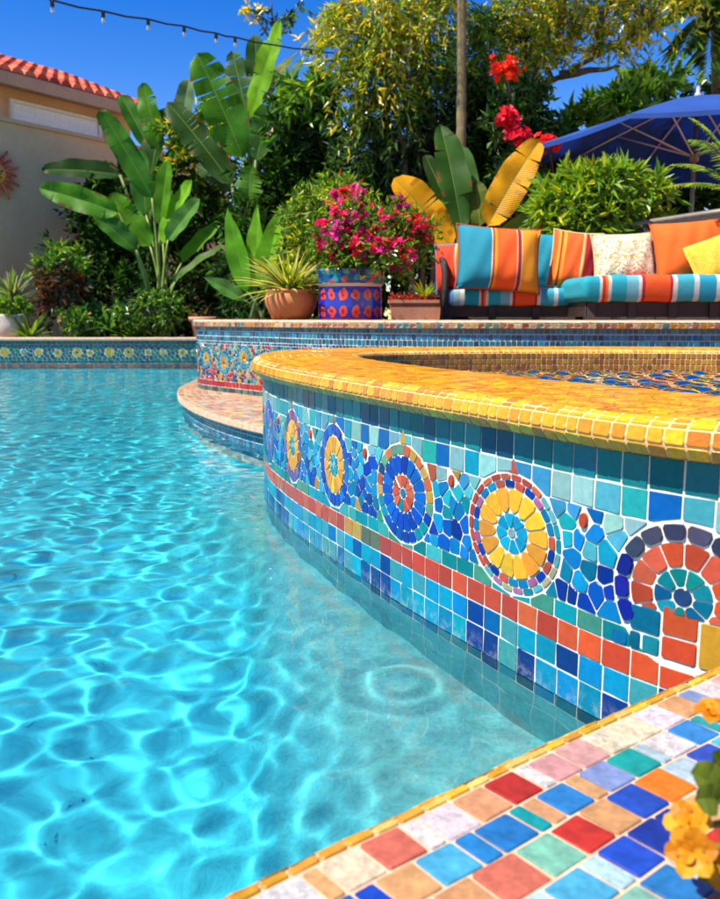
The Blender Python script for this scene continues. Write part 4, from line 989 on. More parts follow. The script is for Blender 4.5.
def frond(cl, st, p0, p1, bulge, L, pal, n=34, w=.03, droop=.25):
    p0, p1 = Vector(p0), Vector(p1); m = (p0 + p1) / 2 + Vector((0, 0, bulge)); pts = bez(p0, m, p1, 14); st.tube(pts, [.014 * (1 - i / 16) for i in range(14)], 5, (.12, .14, .03))
    A = np.array([tuple(p) for p in bez(p0, m, p1, n)]); tan = unit(np.gradient(A, axis=0)); sd_ = unit(np.cross(tan, np.array([0, 0, 1.]))); t = np.linspace(0, 1, n)
    ln = L * np.sin(np.pi * (.12 + .85 * t)) ** .7
    for sg in (-1, 1):
        cl.leaves(A, sd_ * sg + tan * .6 + np.array([0, 0, -droop]), ln, w, pal, .15, up=np.array([0, 0, 1.]))
def palm(name, label, base, top, r, fr, pal, L, n=40, w=.045, group=None, rings=True, nb=16):
    root = empty(name, base, label, 'palm', group); off = np.array(base); tr = MB(); base, top = Vector(base), Vector(top)
    pts, rad = [], []
    N = 60
    for i in range(N + 1):
        t = i / N; pts.append(base.lerp(top, t) + Vector((.06 * math.sin(t * 3), 0, 0))); rad.append(r * (1 - .35 * t) * (1.06 if i % 2 else .98))
    tr.tube(pts, rad, 12); tr.build('trunk', [M['palm_bark']], root, True, off=off)
    cl, st = Cloud(), MB()
    for d, ln, b in fr: frond(cl, st, top, top + Vector(d).normalized() * ln, b, L, pal, n, w)
    st.build('leaf_stalk', [M['stem']], root, True, off=off); cl.build('crown', M['leaf'], root, off)
M['palm_bark'] = m_rough('ringed_palm_bark', (.09, .07, .03), (.28, .21, .09), 5, .9, .6, .02)
def ringfr(n, ln, up): return [((math.cos(6.283 * i / n + .3), math.sin(6.283 * i / n + .3), up[i % len(up)]), ln * rng.uniform(.85, 1.1), .5) for i in range(n)]
palm('palm_tree', 'slender palm with a pale ringed trunk rising straight out of the picture', on_ground(456, 9.6, BED), at(457, -190, 9.7), .062, ringfr(11, 1.7, (.1, .5, -.35)), G_MID, .42)
palm('palm_tree', 'palm with drooping fronds in the upper right corner of the garden', on_ground(716, 12.4, BED), at(717, 10, 12.4), .14,
     [((-1, -.1, -.35), 1.20, .35), ((-.7, -.5, -.8), 1.20, .3), ((-.3, -.6, -.95), 1.32, .3), ((-.9, .2, .25), 1.44, .3), ((-.4, -.4, .8), 1.44, .2), ((.3, -.6, -.8), 1.32, .3), ((1, .1, -.2), 1.56, .4), ((.6, .3, .6), 1.56, .3), ((-.8, -.6, -.05), 1.20, .3), ((0, .6, .2), 1.44, .3)], G_DARK + G_MID + G_BRT[:1], .48, 40, .055)
# feathery cycad reaching in from the right, in front of the umbrella
b0 = on_ground(760, 6.9, DECK); root = empty('cycad', b0, 'feathery cycad with arching fronds reaching in at right in front of the umbrella', 'plant'); cl, st = Cloud(), MB()
st.tube([b0, at(752, 250, 6.9), at(748, 195, 6.9)], [.10, .09, .07], 10, (.05, .04, .02))
for tx, ty, dd, bl in ((662, 188, .6, .12), (672, 165, .6, .16), (690, 140, -.2, .22), (735, 90, 0, .1), (800, 130, .2, .2), (830, 190, .1, .2), (740, 160, .5, .2), (690, 118, .2, .2)):
    frond(cl, st, at(748, 195, 6.9), at(tx, ty, 6.9 + dd), bl, .13, G_BRT + [(.3, .34, .05)], 26, .022)
st.build('stem', [M['stem']], root, True, off=tuple(b0)); cl.build('foliage', M['leaf'], root, np.array(b0))

# twig with yellow tips against the sky above the traveller palm
tree('twiggy_tree', 'thin bare branched tree with a few yellow leaf tips above the traveller palm', 'tree', on_ground(262, 15.8, BED), [ground_pts(266, 15.8, BED, (272, 120, 15.8), (275, 30, 15.6)), [at(274, 45, 15.6), at(258, 20, 15.5), at(245, 12, 15.5)], [at(274, 45, 15.6), at(290, 22, 15.5), at(300, 8, 15.5)], [at(274, 30, 15.6), at(272, 8, 15.5), at(268, -8, 15.5)]],
     [(*Ep(247, 13, 15.5, 8, 5), 4), (*Ep(293, 16, 15.5, 10, 6), 4, G_DARK + G_MID), (*Ep(270, 12, 15.5, 16, 10), 4, G_DARK)], (.12, .05), G_YEL, r0=.022, twigL=.22, per=7, sub=3)

# ------------------------------------------------------------------ low plants of the far bed
def rosette(name, label, cat, px, d, zb, n, L, W, pal, up=.5, group=None, shape='sword', hgt=0., parent=None, base=None, dr=.35):
    base = base if base is not None else on_ground(px, d, zb); root = parent or empty(name, base, label, cat, group); lf = MB(); c0 = np.array(base) + np.array([0, 0, hgt])
    for i in range(n):
        a = i * 2.4 + rng.uniform(-.3, .3); e = up * rng.uniform(.3, 1.7); l = L * rng.uniform(.7, 1.15)
        d_ = unit(np.array([math.cos(a), math.sin(a), e]))
        blade(lf, c0, c0 + d_ * l + np.array([0, 0, -dr * l / (1 + e * 2)]), W, bulge=.16, face=(-.2 + d_[0] * .3, -.5, 1), roll=.3, col=jit(random.choice(pal), .2), nu=9, shape=shape)
    lf.build('foliage', [M['blade']], root, True, off=tuple(root.location)); return root
rosette('dracaena', 'pale spiky dracaena above the white pot at the left edge', 'plant', 14, 14.2, BED, 44, .62, .07, [(.22, .30, .14), (.14, .24, .08), (.3, .36, .2)], up=1.3, hgt=.62)
rosette('agapanthus', 'strappy green plant between the dracaena and the dark red shrub', 'plant', 28, 13.85, BED, 34, .62, .06, G_MID + G_BRT, up=1.0)
tree('copper_shrub', 'low shrub with dark red and green leaves along the far pool wall', 'shrub', on_ground(60, 14.0, BED), [ground_pts(60, 14, BED, (58, 300, 14), (62, 265, 14))], [(*Ep(58, 290, 13.9, 20, 28), 20, [(.10, .02, .012), (.06, .05, .02), (.16, .05, .02)]), (*Ep(62, 262, 14, 20, 16), 12, G_MID + G_BRT)], (.17, .06), G_MID, r0=.02, twigL=.25, per=8, sub=4, crown_name='foliage', trunk_name='stem')
rosette('bromeliad', 'green bromeliad with pointed arching leaves in the far bed', 'plant', 112, 13.95, BED, 30, .80, .11, [(.06, .18, .05), (.09, .22, .05), (.05, .15, .04)], up=1.1, hgt=.1)
tree('lantana_bush', 'small bush dotted with pinkish flowers below the bromeliad', 'bush', on_ground(84, 13.75, BED), [ground_pts(84, 13.75, BED, (84, 325, 13.75), (84, 312, 13.75))], [(*Ep(84, 318, 13.75, 26, 14), 24)], (.10, .05), G_MID + G_BRT, r0=.015, twigL=.16, per=7, sub=5, crown_name='foliage', trunk_name='stem', flower=(.04, [(.7, .35, .2), (.6, .25, .25)], .35, 3, .06))
tree('ground_cover_bush', 'small dark bush at the foot of the strelitzia stalks', 'bush', on_ground(150, 13.8, BED), [ground_pts(150, 13.8, BED, (150, 325, 13.8), (150, 312, 13.8))], [(*Ep(150, 312, 13.8, 34, 18), 36)], (.11, .05), G_MID + G_DARK + G_BRT, r0=.015, twigL=.18, per=7, sub=5, crown_name='foliage', trunk_name='stem')
rosette('fern', 'fern with arching fronds behind the end of the raised wall', 'plant', 196, 14.3, BED, 20, .8, .12, [(.05, .13, .03), (.14, .08, .02), (.10, .16, .03)], up=.9, hgt=.15)

rosette('cordyline', 'spiky cordyline with pale leaf tips standing behind the copper shrub', 'plant', 66, 14.5, BED, 46, .62, .06, [(.16, .26, .06), (.24, .32, .10), (.10, .2, .04)], up=1.3, hgt=.75)
rosette('sword_fern', 'bright sword fern between the bromeliad and the strelitzia stalks', 'plant', 132, 13.75, BED, 36, .5, .05, G_BRT + G_MID, up=1.0)
# ------------------------------------------------------------------ house, garden wall, sun ornament
M['stucco'] = m_rough('beige_stucco', S(220, 180, 138, .8), S(232, 196, 154, .82), 1.2, .9, .25, .004, fine=60)
M['stucco_grey'] = m_rough('weathered_grey_stucco', S(226, 184, 140, .8), S(240, 204, 162, .84), .9, .9, .3, .004, fine=50)
M['roof_tile'] = m_tile('clay_roof_tile', rough=.7, mott=.3, scale=6, spec=.25, bump=.3)
M['white_paint'] = m_rough('white_paint', (.62, .62, .6), (.72, .72, .70), 3, .5, .05, .001)
M['fascia'] = m_rough('tan_fascia', S(190, 150, 120, .7), S(205, 168, 138, .7), 2, .6, .1, .002)
M['glass_dark'] = m_rough('frosted_pane', (.72, .74, .76), (.8, .8, .8), 2, .3, .02, .001)
hA, hB = at(-90, 85, 14.6), at(150, 85, 18.9)                       # eave line runs back to the right
dv = Vector((hB.x - hA.x, hB.y - hA.y, 0)); HL = dv.length; dv.normalize(); nv = Vector((dv.y, -dv.x, 0))   # nv faces the garden
if nv.y > 0: nv = -nv
ha = math.atan2(dv.y, dv.x); O = Vector((hA.x, hA.y, 0)); EAVE = 5.05
house = tag(empty('house', O, 'beige stuccoed house with orange clay tile roof behind the garden wall at left', 'house', rz=ha), kind='thing')
SGN = 1 if nv.dot(Vector((-math.sin(ha), math.cos(ha), 0))) > 0 else -1
def hb(mb, x0, x1, y0, y1, z0, z1, col=(1, 1, 1)): mb.box(((x0 + x1) / 2, SGN * (y0 + y1) / 2, (z0 + z1) / 2), ((x1 - x0) / 2, abs(y1 - y0) / 2, (z1 - z0) / 2), col)
L2 = HL - .1
b = MB(); hb(b, -1, L2, -7, -.55, .35, EAVE - .02); b.build('wall', [M['stucco']], house)
b = MB(); hb(b, -1.3, L2 + .25, -.56, .02, EAVE - .05, EAVE + .0); hb(b, -1.3, L2 + .25, .0, .06, EAVE - .16, EAVE + .05); b.build('fascia', [M['fascia']], house)
b = MB(); pitch = R(21); wtile = .26; ltile = .36; ncol = int((L2 + 1.6) / wtile)
CL = [(196, 88, 60), (210, 100, 70), (180, 76, 52), (200, 110, 80), (165, 70, 50), (215, 115, 85)]
for i in range(ncol):
    cx = -1.3 + (i + .5) * wtile
    for j in range(9):
        u0, u1 = j * ltile - .05, (j + 1) * ltile + .02; vs = []
        for e, (u, ra, lift) in enumerate(((u0, .118, .03), (u1, .100, .005))):
            for k in range(8):
                a = math.pi * k / 7; vs.append((cx + ra * math.cos(a), -SGN * (u * math.cos(pitch)) + SGN * .06, EAVE + .05 + u * math.sin(pitch) + lift + ra * math.sin(a) * .8))
        c = jit(S(*random.choice(CL), .8), .15)
        b.add(vs, [(k, k + 1, 9 + k, 8 + k) for k in range(7)] + [tuple(range(8))], c)
b.add([(-1.3, SGN * .05, EAVE + .055), (L2 + .25, SGN * .05, EAVE + .055), (L2 + .25, -SGN * 3.1, EAVE + .055 + 3.1 * math.tan(pitch)), (-1.3, -SGN * 3.1, EAVE + .055 + 3.1 * math.tan(pitch))], [(0, 1, 2, 3)], S(150, 70, 50, .7))
b.build('roof', [M['roof_tile']], house)
xw = 3.05
b = MB(); hb(b, xw - .9, xw + 1.2, -.55, -.46, 4.17, 4.23); hb(b, xw - .9, xw + 1.2, -.55, -.46, 4.74, 4.80); hb(b, xw - .9, xw - .84, -.55, -.462, 4.23, 4.74); hb(b, xw + 1.14, xw + 1.2, -.55, -.462, 4.23, 4.74)
w_ = b.build('window', [M['white_paint']], house); b = MB(); hb(b, xw - .838, xw + 1.138, -.55, -.50, 4.232, 4.738); b.build('pane', [M['glass_dark']], w_)
gw = tag(empty('garden_wall', O, 'tall plain grey stucco garden wall with a ledge in front of the house', 'wall', rz=ha), kind='thing')
b = MB(); hb(b, -1, L2 + 1.8, -.45, .55, .35, 4.10); b.build('wall_face', [M['stucco_grey']], gw)
b = MB(); hb(b, -1.02, L2 + 1.83, -.452, .61, 4.102, 4.17); b.build('ledge', [M['stucco']], gw)
# sun face ornament
t = NT('painted_iron'); a_ = t.n('Attribute', attribute_name='tint'); M['iron'] = t.surf(t.n('BsdfPrincipled', {'Base Color': a_.outputs['Color'], 'Roughness': .5}))
so_c = at(3, 180, 15.0)
# put it on the wall face
q = Vector((so_c.x, so_c.y, 0)) - O; xl = q.dot(dv)
sc = O + dv * xl + nv * .62 + Vector((0, 0, 3.2)); k = (Vector((sc.x, sc.y, 0)).y) ; sc.z = CAMZ + (YH - 180) * sc.y / FPX
sunr = empty('sun_ornament', sc, 'red metal sun with many rays hanging on the grey garden wall', 'wall ornament', rz=ha)
f = SGN
b = MB(); n = 32
prof = [(.0, .10), (.07, .095), (.14, .07), (.19, .03), (.20, 0)]
vs = [(r * math.cos(6.283 * j / n), f * y, r * math.sin(6.283 * j / n)) for r, y in prof for j in range(n)]
b.add(vs, [(i * n + j, i * n + (j + 1) % n, (i + 1) * n + (j + 1) % n, (i + 1) * n + j) for i in range(4) for j in range(n)], S(250, 170, 70, .9))
for ex in (-.055, .055): b.tube([(ex, f * .08, .03), (ex, f * .115, .03)], [.022, .014], 8, S(60, 25, 15))
b.tube([(0, f * .09, .03), (0, f * .14, -.02), (0, f * .09, -.035)], [.012, .02, .012], 6, S(190, 90, 35, .7)); b.tube([(-.05, f * .085, -.07), (0, f * .10, -.085), (.05, f * .085, -.07)], .012, 6, S(140, 40, 25, .7))
b.build('face', [M['iron']], sunr, True)
b = MB()
for i in range(18):
    a = 6.283 * i / 18; r1 = .46 if i % 2 else .39; ca, sa = math.cos(a), math.sin(a); wv = .05
    pts = [(r * ca - wv * math.sin(r * 26) * .25 * sa, f * .02, r * sa + wv * math.sin(r * 26) * .25 * ca) for r in np.linspace(.19, r1, 7)]
    b.tube(pts, [.04, .04, .036, .03, .024, .026, .02], 6, jit(S(*random.choice([(235, 100, 60), (240, 120, 75), (220, 85, 55)]), .7), .1))
b.build('rays', [M['iron']], sunr, True)

# ------------------------------------------------------------------ string lights
M['black_rubber'] = m_rough('black_rubber', (.01, .01, .012), (.02, .02, .022), 20, .6, .1, .001)
t = NT('clear_bulb'); M['bulb'] = t.surf(t.n('BsdfPrincipled', {'Base Color': (.9, .88, .8), 'Roughness': .05, 'Transmission Weight': .8, 'IOR': 1.2}))
wpts = [(-60, -35, 7.0), (52, 0, 7.7), (103, 11, 8.2), (148, 19, 8.7), (184, 26, 9.1), (216, 33, 9.5), (235, 37, 9.8), (275, 45, 10.3), (311, 49.5, 10.9), (337, 53, 11.3), (352, 54.5, 11.6), (366, 55, 11.9), (400, 52, 12.6)]
p0 = at(*wpts[1]); sl_ = empty('string_lights', p0, 'sagging black cable of small clear bulbs across the blue sky', 'string lights'); off = tuple(p0)
W3 = [at(*q) for q in wpts]; b = MB(); b.tube([W3[0].lerp(W3[1], 0)] + sum([[W3[i].lerp(W3[i + 1], .5) - Vector((0, 0, .012)), W3[i + 1]] for i in range(len(W3) - 1)], []), .009, 6); b.build('cable', [M['black_rubber']], sl_, True, off=off)
for i in (1, 2, 3, 4, 5, 6, 8, 9, 10, 11):
    p = W3[i]; b = MB(); b.lathe([(0, 0), (.016, -.002), (.018, -.010), (.018, -.052), (.0, -.054)], p, 10); o = b.build('socket', [M['black_rubber']], sl_, True, off=off)
    b = MB(); b.lathe([(.0, -.05), (.010, -.054), (.017, -.070), (.019, -.083), (.013, -.10), (0, -.106)], p, 12); b.build('bulb', [M['bulb']], sl_, True, off=off)

# ------------------------------------------------------------------ umbrella
t = NT('umbrella_cloth'); co = t.n('TexCoord'); nz = t.n('TexNoise', {'Vector': co.outputs['Object'], 'Scale': 3.0, 'Detail': 3.0})
c = t.ramp(nz.outputs[0], [(.3, (.002, .04, .21)), (.7, (.003, .055, .28))])
pb = t.n('BsdfPrincipled', {'Base Color': c.outputs[0], 'Roughness': .75}); tb = t.n('BsdfTranslucent', {'Color': (.004, .05, .6)})
M['canopy'] = t.surf(t.n('MixShader', {0: .07, 1: pb, 2: tb}))
M['pole'] = m_rough('grey_brown_pole', (.13, .10, .08), (.2, .16, .13), 4, .4, .1, .002)
M['rib'] = m_rough('pale_metal_rib', (.55, .56, .60), (.7, .7, .74), 4, .4, .05, .001)
UD = 9.6; ub = on_ground(686, UD, DECK - .006); um = empty('patio_umbrella', ub, 'large open blue patio umbrella on a grey pole behind the sofa', 'umbrella'); UR = 1.76
zr, za = CAMZ + (YH - 158) * UD / FPX - ub.z, CAMZ + (YH - 109) * UD / FPX - ub.z
b = MB(); n = 8; m = 8; ph = R(5)
TL = Matrix.Rotation(R(-2.5), 3, 'X')
def cp(a, r):                                                        # r 0..1 along the rib; cloth sags between the ribs
    k = ((a - ph) / (2 * math.pi / n)) % 1; sag = .06 * 4 * k * (1 - k) * r; rr = r * UR * (1 - .055 * 4 * k * (1 - k) * r)
    v = Vector((rr * math.cos(a), rr * math.sin(a), -(za - zr) * (r ** 1.12) - sag * .6)); v = TL @ v; return (v.x, v.y, v.z + za)
N = n * 8; RS = [.03, .15, .3, .45, .6, .75, .88, 1.0]
vs = [cp(ph + 2 * math.pi * i / N, r) for r in RS for i in range(N)]
fs = [(j * N + i, (j + 1) * N + i, (j + 1) * N + (i + 1) % N, j * N + (i + 1) % N) for j in range(len(RS) - 1) for i in range(N)]
b.add(vs, fs); cano = b.build('canopy', [M['canopy']], um, True)
b = MB()
for i in range(N):
    p, q = cp(ph + 2 * math.pi * i / N, 1.0), cp(ph + 2 * math.pi * (i + 1) / N, 1.0); b.add([p, q, (q[0], q[1], q[2] - .045), (p[0], p[1], p[2] - .045)], [(0, 1, 2, 3)])
b.build('hem', [M['canopy']], um)
for i in range(n):
    a = ph + 2 * math.pi * i / n; pts = [Vector(cp(a, r)) - Vector((0, 0, .02)) for r in (.04, .3, .6, .985)]; b = MB(); b.tube(pts, .011, 6)
    st0 = Vector((0, 0, za - .62)); b.tube([st0 + Vector((.04 * math.cos(a), .04 * math.sin(a), 0)), Vector(cp(a, .5)) - Vector((0, 0, .03))], .009, 6); b.build('rib', [M['rib']], um, True)
b = MB(); b.tube([(0, 0, .05), (0, 0, za - .02)], .024, 12); b.lathe([(.0, za - .55), (.045, za - .56), (.05, za - .62), (.045, za - .68), (0.0, za - .69)], (0, 0, 0), 12); b.build('pole', [M['pole']], um, True)
b = MB(); b.lathe([(0, za + .11), (.016, za + .10), (.028, za + .07), (.02, za + .035), (.04, za + .01), (.04, za - .03), (0, za - .03)], (0, 0, 0), 12); b.build('finial', [M['rib']], um, True)
b = MB(); b.lathe([(0, .07), (.03, .07), (.05, .05), (.25, .04), (.27, .0), (0, 0)], (0, 0, .0), 24); b.build('base', [M['pole']], um, True)

# ------------------------------------------------------------------ pots and potted plants
M['clay'] = m_rough('terracotta', S(205, 110, 55, .8), S(222, 132, 75, .8), 5, .6, .2, .004)
M['clay_pale'] = m_rough('weathered_terracotta', S(190, 120, 90, .8), S(215, 155, 125, .8), 6, .8, .3, .006)
M['white_pot'] = m_rough('whitewashed_pot', S(190, 180, 165, .8), S(215, 205, 190, .8), 5, .7, .2, .004)
t = NT('talavera_glaze'); uv = t.n('SeparateXYZ', {0: t.n('UVMap').outputs[0]}); u, v = uv.outputs[0], uv.outputs[1]
fu = t.math('SUBTRACT', t.math('FRACT', t.math('MULTIPLY', u, 16.0)), .5); fv = t.math('SUBTRACT', t.math('FRACT', t.math('ADD', t.math('MULTIPLY', v, 3.1), -.05)), .5)
dm = t.math('MULTIPLY', t.math('SQRT', t.math('ADD', t.math('MULTIPLY', fu, fu), t.math('MULTIPLY', fv, fv))), 1.05)
co = t.n('TexCoord'); nz = t.n('TexNoise', {'Vector': co.outputs['Object'], 'Scale': 30.0, 'Detail': 4.0})
dm = t.math('ADD', dm, t.math('MULTIPLY', t.math('SUBTRACT', nz.outputs[0], .5), .55))
pat = t.ramp(dm, [(0, S(120, 20, 70, .8)), (.09, S(225, 60, 45, .8)), (.29, S(240, 95, 55, .8)), (.34, S(20, 30, 120, .8)), (.40, S(20, 45, 175, .8)), (.60, S(25, 45, 185, .8)), (.73, S(200, 45, 70, .8)), (.80, S(20, 40, 165, .8))], 'CONSTANT')
vo = t.n('TexVoronoi', {'Vector': co.outputs['Object'], 'Scale': 26.0}); tl = t.ramp(t.n('SeparateColor', {0: vo.outputs['Color']}).outputs[0], [(0, S(30, 90, 130, .8)), (.3, S(60, 150, 160, .8)), (.5, S(25, 60, 140, .8)), (.65, S(215, 170, 80, .8)), (.78, S(40, 120, 150, .8)), (.9, S(190, 80, 60, .8))], 'CONSTANT')
c = t.mix(t.math('GREATER_THAN', v, .71), pat.outputs[0], tl.outputs[0])
c = t.mix(t.math('LESS_THAN', t.math('ABSOLUTE', t.math('SUBTRACT', v, .69)), .028), c, S(235, 205, 170, .8))
c = t.mix(t.math('LESS_THAN', v, .05), c, S(150, 30, 90, .8))
M['talavera'] = t.surf(t.n('BsdfPrincipled', {'Base Color': c, 'Roughness': .18, 'Normal': t.n('Bump', {'Strength': .15, 'Distance': .004, 'Height': nz.outputs[0]}).outputs[0]}))

def pot(root, prof, mat, soil_z, soil_r, name='pot', n=40):
    b = MB(); b.lathe(prof, (0, 0, 0), n); b.build(name, [mat], root, True)
    b = MB(); b.lathe([(0.001, soil_z + .01), (soil_r, soil_z)], (0, 0, 0), 24); b.build('soil', [M['soil']], root)
def grow(root, crowns, leaf, pal, flower=None, twigL=.14, per=8, sub=5, droop=.3, stem0=None):
    off = np.array(root.location); cl, fl, st = Cloud(), Cloud(), MB(); b0 = Vector(root.location) + Vector((0, 0, stem0 or .2))
    for cr in crowns:
        c, r, ncl = cr[:3]; pl = cr[3] if len(cr) > 3 else pal
        for _ in range(ncl):
            uu = unit(rng.normal(size=3)) * rng.uniform(.15, 1) ** .5; q = c + uu * r; st.tube(bez(b0, b0.lerp(Vector(q.tolist()), .5) + Vector((0, 0, .05)), Vector(q.tolist()), 6), [.005, .005, .004, .004, .003, .002], 4, (.07, .10, .03), cap=False)
            for _ in range(sub):
                d0 = unit(uu + rng.normal(size=3) * .7 + np.array([0, 0, .2])); t_ = np.linspace(.1, 1, per)[:, None]; tw = q + d0 * twigL * t_ - np.array([0, 0, droop]) * twigL * t_ ** 2
                cl.leaves(tw, d0 * .6 + rng.normal(size=(per, 3)) * .7, leaf[0], leaf[1], pl)
            if flower and rng.random() < flower[2]:
                kk = flower[3]; ce = q + uu * r * .15 + np.array([0, -.02, .03]); pp = ce + rng.normal(size=(kk, 3)) * flower[4]
                col = [flower[1][rng.integers(0, len(flower[1]))]]; fl.flowers(pp, pp - ce + np.array([0, -.03, .03]), flower[0], col)
    st.build('stem', [M['stem']], root, True, off=off); cl.build('foliage', M['leaf'], root, off)
    if fl.V: fl.build('blossom', M['petal'], root, off)
zd = DECK - .005
p = on_ground(291, 6.75, zd); r = empty('potted_spider_plant', p, 'round orange terracotta bowl with a spiky yellow green plant spilling over', 'potted plant')
pot(r, [(.0, .0), (.125, .0), (.165, .045), (.198, .12), (.205, .165), (.192, .205), (.186, .215), (.196, .222), (.198, .238), (.180, .24), (.172, .21)], M['clay'], .205, .18)
rosette('', '', '', 0, 0, 0, 170, .50, .030, [(.42, .46, .04), (.26, .38, .03), (.5, .48, .10), (.14, .28, .02), (.6, .55, .25)], up=.8, hgt=.2, parent=r, base=p, dr=.6)
o = [c for c in r.children if c.name.startswith('foliage')][0]
cl = Cloud(); q = np.array(p) + np.array([0, 0, .30]) + rng.normal(size=(70, 3)) * np.array([.11, .09, .05]); cl.leaves(q, rng.normal(size=(70, 3)) + np.array([0, -.3, .8]), .05, .02, [(.5, .08, .03), (.6, .2, .05), (.2, .3, .04)]); cl.build('blossom', M['petal'], r, np.array(p))
p = on_ground(350, 6.65, zd); r = empty('potted_bougainvillea', p, 'cobalt blue patterned pot overflowing with magenta and red flowers', 'potted plant')
pot(r, [(.0, .0), (.235, .0), (.243, .012), (.246, .10), (.244, .20), (.243, .262), (.252, .268), (.258, .278), (.262, .30), (.262, .365), (.268, .372), (.266, .384), (.245, .384), (.238, .33)], M['talavera'], .345, .24)
MAG = [(.62, .008, .16), (.70, .01, .10), (.72, .015, .05), (.55, .01, .22), (.75, .02, .04), (.66, .008, .20)]
grow(r, [(*Ep(372, 228, 6.6, 40, 26), 90), (*Ep(410, 238, 6.6, 20, 22), 44), (*Ep(345, 244, 6.55, 26, 20), 46), (*Ep(376, 256, 6.45, 36, 14), 46), (*Ep(350, 212, 6.8, 22, 22), 26, G_BRT + G_YEL[2:4])], (.055, .022), G_MID + G_BRT, (.036, MAG, .62, 6, .028), stem0=.36, twigL=.12, per=6, sub=4)
p = on_ground(322, 8.0, zd); tree('sunlit_shrub', 'thin leaved yellow green shrub behind the blue flower pot', 'shrub', p, [[p, at(325, 270, 8), at(318, 225, 8)], [p, at(335, 250, 8), at(345, 205, 8)]],
     [(*Ep(312, 222, 7.9, 26, 24), 34), (*Ep(330, 205, 7.9, 24, 18), 26), (*Ep(300, 250, 7.8, 20, 22), 20), (*Ep(346, 190, 8, 10, 12), 8, G_BRT + [(.4, .08, .02)])], (.085, .024), G_BRT + G_YEL[2:4] + G_MID[:2], r0=.02, twigL=.16, per=8, sub=5)
p = on_ground(415, 7.35, zd); r = empty('planter_trough', p, 'low pale terracotta trough with red petals and green tufts beside the sofa', 'planter')
k = 7.35 / FPX
b = MB(); hx, hy = 25 * k, .12
for z0, z1, s0, s1 in ((0, .135, .93, .97), (.135, .145, 1.0, 1.04), (.145, .172, 1.05, 1.05)):
    vs = [(sx * hx * s, sy * hy * s, z) for z, s in ((z0, s0), (z1, s1)) for sx, sy in ((-1, -1), (1, -1), (1, 1), (-1, 1))]; b.add(vs, [(0, 1, 5, 4), (1, 2, 6, 5), (2, 3, 7, 6), (3, 0, 4, 7)])
    if z1 == .172: b.add([(sx * hx * 1.05, sy * hy * 1.05, .172) for sx, sy in ((-1, -1), (1, -1), (1, 1), (-1, 1))] + [(sx * hx * .95, sy * hy * .9, .172) for sx, sy in ((-1, -1), (1, -1), (1, 1), (-1, 1))], [(i, (i + 1) % 4, 4 + (i + 1) % 4, 4 + i) for i in range(4)])
b.build('pot', [M['clay_pale']], r)
b = MB(); b.add([(sx * hx * .95, sy * hy * .9, .165) for sx, sy in ((-1, -1), (1, -1), (1, 1), (-1, 1))], [(0, 1, 2, 3)]); b.build('soil', [M['soil']], r)
cl = Cloud(); q = np.array(p) + np.array([0, 0, .19]) + rng.uniform(-1, 1, (420, 3)) * np.array([hx * .98, hy * .9, .022]); cl.leaves(q, rng.normal(size=(420, 3)), .035, .02, [(.45, .04, .02), (.55, .08, .02), (.35, .03, .03), (.2, .05, .02)]); cl.build('petals', M['petal'], r, np.array(p))
rosette('', '', '', 0, 0, 0, 40, .20, .02, G_BRT + G_YEL[2:], up=1.4, hgt=.17, parent=r, base=p + Vector((.09, 0, 0)))
p = on_ground(10, 14.0, BED); r = empty('potted_fern', p, 'whitewashed round pot of small bright green leaves at the left edge', 'potted plant')
pot(r, [(0, 0), (.17, 0), (.24, .12), (.265, .25), (.25, .36), (.262, .40), (.24, .41), (.22, .36)], M['white_pot'], .37, .23)
grow(r, [(p.to_tuple() + np.array([0, 0, .52]), np.array([.27, .24, .14]), 40)], (.07, .045), G_BRT, None, .12, 7, 5, .4, stem0=.36)
p = on_ground(203, 13.68, BED + .045); r = empty('clay_pot', p, 'plain weathered terracotta pot on the far coping behind the raised wall', 'pot')
pot(r, [(0, 0), (.15, 0), (.2, .24), (.21, .25), (.235, .255), (.24, .32), (.215, .325), (.2, .28)], M['clay_pale'], .28, .2)

